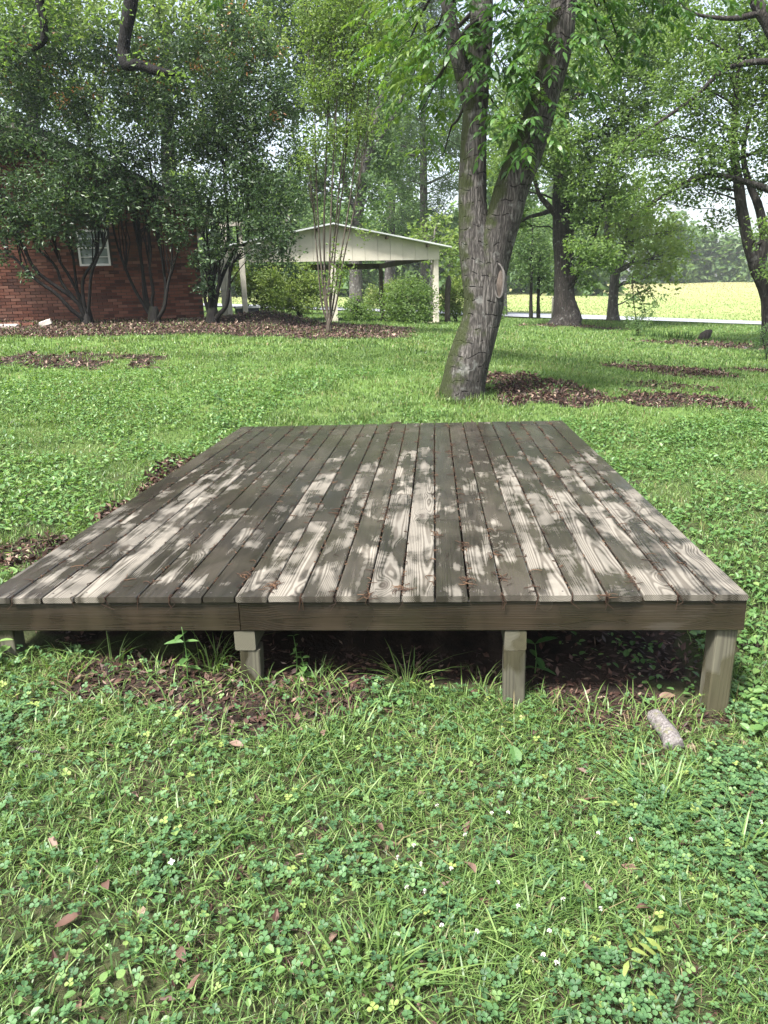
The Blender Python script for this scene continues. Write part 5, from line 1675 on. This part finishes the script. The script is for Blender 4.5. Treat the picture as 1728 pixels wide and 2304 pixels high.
P3 = scatter(2500, -9, 6, 4.6, 9.5, grass_keep)
lawn_layer('grass', P3, .07, .0085, .7, 2, 'grass blades of the lawn around the pecan')
P4 = scatter(950, -13, 10, 9.0, 15.5, grass_keep)
lawn_layer('grass', P4, .075, .015, .6, 2, 'grass blades of the middle lawn toward the house')
P5 = scatter(330, -13, 22, 15.0, 33, grass_keep)
lawn_layer('grass', P5, .085, .028, .5, 1, 'grass blades of the far lawn toward the road')
P6 = scatter(22, -30, 50, 33, 37, grass_keep)


def leafpatch(name, P, mat, L, W, lab, cat, tint_mu, tint_sd, lift, el=(.15, .3), aspect=None):
    N = len(P)
    a = rng.uniform(0, 6.28, N)
    e = rng.normal(el[0], el[1], N)
    D = np.stack([np.cos(a) * np.cos(e), np.sin(a) * np.cos(e), np.sin(e)], 1)
    ll = L * rng.uniform(.55, 1.25, N)
    V, T, k = broad_leaf(P + np.c_[np.zeros((N, 2)), rng.uniform(.3, 1, N) * lift], D, ll, ll * W / L * rng.uniform(.8, 1.2, N))
    t = np.clip(rng.normal(tint_mu, tint_sd, N), 0, 1)
    stuff(name, V, T, np.repeat(t, k), mat, lab, cat)


# clover: three round leaflets each
PC = scatter(3900, -4.2, 2.0, -2.3, .25, lambda x, y: (.16 + .84 * clov(x, y)) * (1 - .8 * smooth(.3, .7, litter(x, y))))
N = len(PC)
hh = rng.uniform(.02, .055, N) * (.7 + .7 * clump(PC[:, 0], PC[:, 1], 3.5, 19))
C = PC + np.c_[rng.normal(0, .008, (N, 2)), hh]
a0 = rng.uniform(0, 6.28, N)
tl = rng.normal(0, .28, (N, 2))
rs = rng.uniform(.006, .0115, N)
VV, TT_, AA, off = [], [], [], 0
tn = np.clip(rng.normal(.42, .2, N) + (rng.uniform(0, 1, N) < .06) * .5, 0, 1)
for k in range(3):
    a = a0 + k * 2.094
    d = np.stack([np.cos(a), np.sin(a), tl[:, 0] * np.cos(a) + tl[:, 1] * np.sin(a) + .12], 1)
    s = np.stack([-np.sin(a), np.cos(a), -tl[:, 0] * np.sin(a) + tl[:, 1] * np.cos(a)], 1)
    up = np.array([0, 0, 1.0])
    pts = []
    for f, sd_, li in ((0.05, 0, 0), (.55, .5, .16), (1.05, .52, .14), (1.42, .26, .04), (1.34, 0, -.02), (1.42, -.26, .04), (1.05, -.52, .14), (.55, -.5, .16)):
        pts.append(C + d * (rs * f)[:, None] + s * (rs * sd_ * 1.25)[:, None] + up * (rs * li)[:, None])
    V = np.stack(pts, 1).reshape(-1, 3)
    i = np.arange(N)[:, None] * 8
    T = np.concatenate([i + np.array(q_) for q_ in ((0, 1, 2), (0, 2, 4), (2, 3, 4), (0, 4, 6), (4, 5, 6), (0, 6, 7))])
    VV.append(V); TT_.append(T + off); AA.append(np.repeat(tn, 8))
    off += len(V)
stuff('clover', np.concatenate(VV), np.concatenate(TT_), np.concatenate(AA), 'clover', 'three-leaved clover carpet in the front lawn', 'clover')
# broad-leaved weeds
PW = scatter(330, -4.2, 2.2, -2.3, .2, lambda x, y: (1 - .85 * smooth(.3, .7, litter(x, y))) * smooth(.4, .65, clump(x, y, 2.0, 61)))
leafpatch('small_weeds', PW, 'weed', .025, .019, 'small round-leaved weeds among the front grass', 'weeds', .55, .25, .05)
PW = scatter(1000, -8, -3.2, -.5, 8.5, lambda x, y: (1 - .8 * smooth(.3, .8, litter(x, y))) * smooth(.3, .62, clump(x, y, 1.5, 67)) * smooth(9, 6, y))
leafpatch('small_weeds', PW, 'weed', .042, .025, 'pale broad-leaved weeds covering the lawn left of the deck', 'weeds', .55, .26, .06, (.35, .4))
PW = scatter(700, -3.4, 4, 4.7, 8.0, lambda x, y: (1 - .9 * smooth(.3, .8, litter(x, y))) * smooth(.4, .65, clump(x, y, 1.3, 69)))
leafpatch('small_weeds', PW, 'weed', .045, .022, 'low weeds behind the deck around the pecan foot', 'weeds', .45, .22, .06, (.35, .4))
PW = scatter(1100, 0, 3.5, -.2, 5.5, lambda x, y: smooth(.3, .6, clump(x, y, 1.7, 71)))
leafpatch('small_weeds', PW, 'weed', .038, .026, 'low round-leaved weeds along the right side of the deck', 'weeds', .45, .22, .06, (.3, .35))

# dry thatch lying flat between the blades, and longer grass round the pecan's foot
PT = scatter(2600, -4.4, 2.0, -2.3, .1, lambda x, y: .25 + .75 * smooth(.45, .65, clump(x, y, 3.0, 83)))
N = len(PT)
V, T, k = blades(PT + (0, 0, .006), rng.uniform(.012, .03, N), rng.uniform(.001, .0026, N), rng.uniform(1.2, 3.0, N), 2)
V[:, 2] = np.maximum(V[:, 2], np.repeat(PT[:, 2] + .002, k))
stuff('thatch', V, T, np.repeat(rng.uniform(.1, 1, N), k), 'dead_leaf', 'dry brown thatch lying between the front grass blades', 'thatch')
a = rng.uniform(0, 6.28, 900)
rr = .25 + np.abs(rng.normal(0, .13, 900))
PX = np.c_[-.95 + np.cos(a) * rr, YP + np.sin(a) * rr, np.zeros(900)]
PX[:, 2] = G(PX[:, 0], PX[:, 1])
lawn_layer('grass', PX, .12, .008, .6, 2, 'longer uncut grass standing round the foot of the pecan')

# leaf litter
def litter_layer(P, L, lab, lo=.0, hi=.95, lift=.012):
    N = len(P)
    ll = L * rng.uniform(.6, 1.3, N)
    V, T = leaves(P + np.c_[np.zeros((N, 2)), rng.uniform(.002, lift, N)], ll, ll * rng.uniform(.18, .6, N), None, 0.0, 1.0, rng.uniform(-.2, .6))
    V[:, 2] = np.maximum(V[:, 2], np.repeat(P[:, 2] + .001, 4))
    stuff('leaf_litter', V, T, np.repeat(np.clip(rng.normal((lo + hi) / 2, .3, N), 0, 1), 4), 'dead_leaf', lab, 'leaves')


_free = free


def free(x, y, pad=0.0):          # litter also lies under the deck's front
    return _free(x, y, pad) | ((x > -3.4) & (x < .1) & (y > -.1) & (y < 2.6))


litter_layer(scatter(2300, -3.9, 1.2, -.7, 1.2, lambda x, y: smooth(.25, .7, litter(x, y)) * smooth(.55, .12, y)), .04, 'damp brown leaf litter under the front edge of the deck', 0, .8)
litter_layer(scatter(900, -1.2, .1, .3, 2.4, lambda x, y: smooth(-1.1, -.3, x + .2 * (y - 1))), .045, 'brown leaf litter under the right side of the deck', 0, .8)
PW = scatter(500, -.9, .1, .15, 2.6, lambda x, y: smooth(-.8, -.1, x) * smooth(.35, .6, clump(x, y, 3, 73)))
leafpatch('small_weeds', PW, 'weed', .034, .022, 'shaded small weeds under the right side of the deck', 'weeds', .4, .22, .06, (.3, .35))
litter_layer(scatter(1300, -5, -3.3, .2, 5.2, lambda x, y: smooth(.25, .7, litter(x, y))), .06, 'reddish leaf litter strip along the left side of the deck', .1, .85)
free = _free
litter_layer(scatter(120, -4.2, 2, -2.3, .1, lambda x, y: .4 + .6 * smooth(.5, .7, clump(x, y, 2.0, 90))), .045, 'scattered dead leaves lying low in the front lawn', .1, .95)
litter_layer(scatter(1000, -1, 7, 5, 12, lambda x, y: smooth(.3, .7, litter(x, y))), .06, 'purple-brown leaf patches right of the pecan', .05, .95)
litter_layer(scatter(420, -9.5, -3.5, 7, 11.5, lambda x, y: smooth(.3, .7, litter(x, y))), .075, 'grey-brown leaf patch in the left lawn', .1, 1)
litter_layer(scatter(560, -13, -.5, 10.6, 16.2, lambda x, y: smooth(.3, .7, litter(x, y))), .066, 'thick brown leaf bed in front of the house', .05, 1.0, .03)
litter_layer(scatter(260, 1, 11, 11, 25, lambda x, y: smooth(.3, .7, litter(x, y))), .09, 'leaf patches on the far right lawn', .05, .9)

# catkins and twigs caught in the deck's gaps
m = MB()


def catkin(p, a, L, r, sag=0.0, tint=None):
    d = np.array([math.cos(a), math.sin(a), 0])
    s = np.array([-math.sin(a), math.cos(a), 0])
    c_ = rng.normal(0, .3)
    P = [p + d * L * f + s * L * c_ * math.sin(f * 3.1) + np.array((0, 0, .0035 + .006 * math.sin(f * 3.1) * rng.uniform(0, 1) - sag * L * f * f)) for f in (0, .3, .65, 1)]
    m.tube(P, [r, r * .9, r * .8, r * .5], 4, rng.uniform(0, 1) if tint is None else tint, cap=False)


for i in range(1, NB):
    xg = -i * PITCHB
    dens_g = rng.uniform(.4, 1.2)
    for k in range(int(52 * dens_g)):
        y = rng.uniform(.02, LEN - .1)
        if fbm(np.array([i * 3.7]), np.array([y * 1.8]), 5)[0] < .42:
            continue
        catkin(np.array([xg + rng.normal(0, .004), y, -.001]), rng.choice([0, math.pi, 1.57, -1.57]) + rng.normal(0, .5), rng.uniform(.015, .06), rng.uniform(.0016, .003))
    for k in range(int(70 * dens_g)):      # crumbs down in the gap
        y = rng.uniform(.02, LEN - .1)
        catkin(np.array([xg + rng.normal(0, .001), y, -.006]), 1.57 + rng.normal(0, .3), rng.uniform(.01, .03), .0024)
    if rng.uniform() < .75:                # hanging over the front edge
        for k in range(rng.integers(1, 4)):
            P = [np.array([xg + rng.normal(0, .003), .02, .002]), np.array([xg + rng.normal(0, .006), -.010, .0]), np.array([xg + rng.normal(0, .008), -.013, -.03]), np.array([xg + rng.normal(0, .014), -.012, -.03 - rng.uniform(.01, .05)])]
            m.tube(P, [.0019, .0019, .0016, .001], 4, rng.uniform(0, .6), cap=False)
for u, v, cnt in ((540, 1245, 12), (600, 1270, 22), (870, 1275, 14), (805, 1285, 10), (1060, 1200, 10), (1010, 1255, 10), (1395, 1255, 6), (1075, 1250, 8), (935, 1155, 9), (1340, 1290, 7), (990, 1180, 8)):
    d = _f + CR * (u * 1.0416 - 864) / FPX + CU * (1152 - v * 1.0416) / FPX
    p = CAM + d * (-CAM[2] / d[2])
    gx_ = round(p[0] / PITCHB) * PITCHB
    for k in range(cnt):
        catkin(np.array([gx_ + rng.normal(0, .012), p[1] + rng.normal(0, .025), .001]), rng.uniform(0, 6.28), rng.uniform(.02, .055), rng.uniform(.0015, .0026), 0, rng.uniform(.2, 1))
for k in range(70):
    catkin(np.array([rng.uniform(-3.2, -.05), rng.uniform(.05, LEN - .1), 0.001]), rng.uniform(0, 6.28), rng.uniform(.02, .06), rng.uniform(.001, .0018), 0, rng.uniform(0, .5))
o = m.build('catkin_litter', MAT['catkin'])
tag(o, 'stringy brown catkins caught in the gaps between the deck planks', 'litter', kind='stuff')

# ---------------------------------------------------------------- field grass and the wood on the horizon
x = rng.uniform(-60, 110, 130000)
y = 40 + 110 * rng.uniform(0, 1, 130000) ** 1.5
ok = road_dist(x, y) > 7.0
P = np.c_[x, y, G(x, y)][ok]
P = P[in_view(P, 300)]
N = len(P)
V, T, k = blades(P, rng.uniform(.04, .12, N), (.03 + .001 * P[:, 1]) * rng.uniform(.7, 1.3, N), np.abs(rng.normal(.25, .2, N)), 1)
n = NT('field_grass')
c = n.ramp(n.attr('tint'), [(0, (0.12, 0.19, 0.06)), (.5, (0.19, 0.22, 0.085)), (1, (0.28, 0.23, 0.13))])
MAT['field'] = n.done(n.pbsdf(c, .9, None, .1))
ft = np.clip(smooth(45, 120, P[:, 1]) * .5 + .55 * clump(P[:, 0] * .2, P[:, 1] * .5, .35, 15) - .05 + rng.normal(0, .05, N), 0, 1)
stuff('field_grass', V, T, np.repeat(ft, k), 'field', 'tall yellowing meadow grass of the field beyond the road', 'grass')

lob = []
for x in np.arange(-70, 125, 4.6):
    yy = 158 + rng.uniform(-5, 8)
    h = rng.uniform(9, 14) * (1.0 + .25 * math.sin(x * .07))
    if 18 < x < 30:
        h *= 1.35
    g0 = gz(x, yy)
    for zf in (.18, .45, .74):
        lob.append(((x + rng.uniform(-1.5, 1.5), yy + rng.uniform(-2, 2), g0 + h * zf), (rng.uniform(2.6, 3.8), 2.6, h * .24)))
for x in np.arange(-60, 20, 5.0):      # nearer trees closing the view left of the carport
    yy = 92 + rng.uniform(-6, 6)
    h = rng.uniform(9, 14)
    g0 = gz(x, yy)
    for zf in (.15, .4, .7):
        lob.append(((x + rng.uniform(-1.5, 1.5), yy, g0 + h * zf), (rng.uniform(2.4, 3.4), 2.6, h * .26)))
V, T, t, _t = crown_mesh(lob, 5.5, 10, .95, 1.25, .85, 0, 1)
stuff('distant_wood', V, T, t, 'far_leaf', 'hazy blue-green wood along the far edge of the field', 'wood')

# ---------------------------------------------------------------- haze
hb = MB()
hb.box(-330, 330, -45, 430, -12, 60)
hz = hb.build('haze', None)
nt = bpy.data.materials.new('haze_air')
nt.use_nodes = True
t_ = nt.node_tree
t_.nodes.clear()
vo = t_.nodes.new('ShaderNodeOutputMaterial')
pv = t_.nodes.new('ShaderNodeVolumePrincipled')
pv.inputs['Color'].default_value = (0.86, 0.93, 1.0, 1)
pv.inputs['Density'].default_value = 0.00045
pv.inputs['Anisotropy'].default_value = 0.2
t_.links.new(pv.outputs[0], vo.inputs['Volume'])
hz.data.materials.append(nt)
tag(hz, 'thin pale humid air over the yard and field', 'haze', kind='stuff')
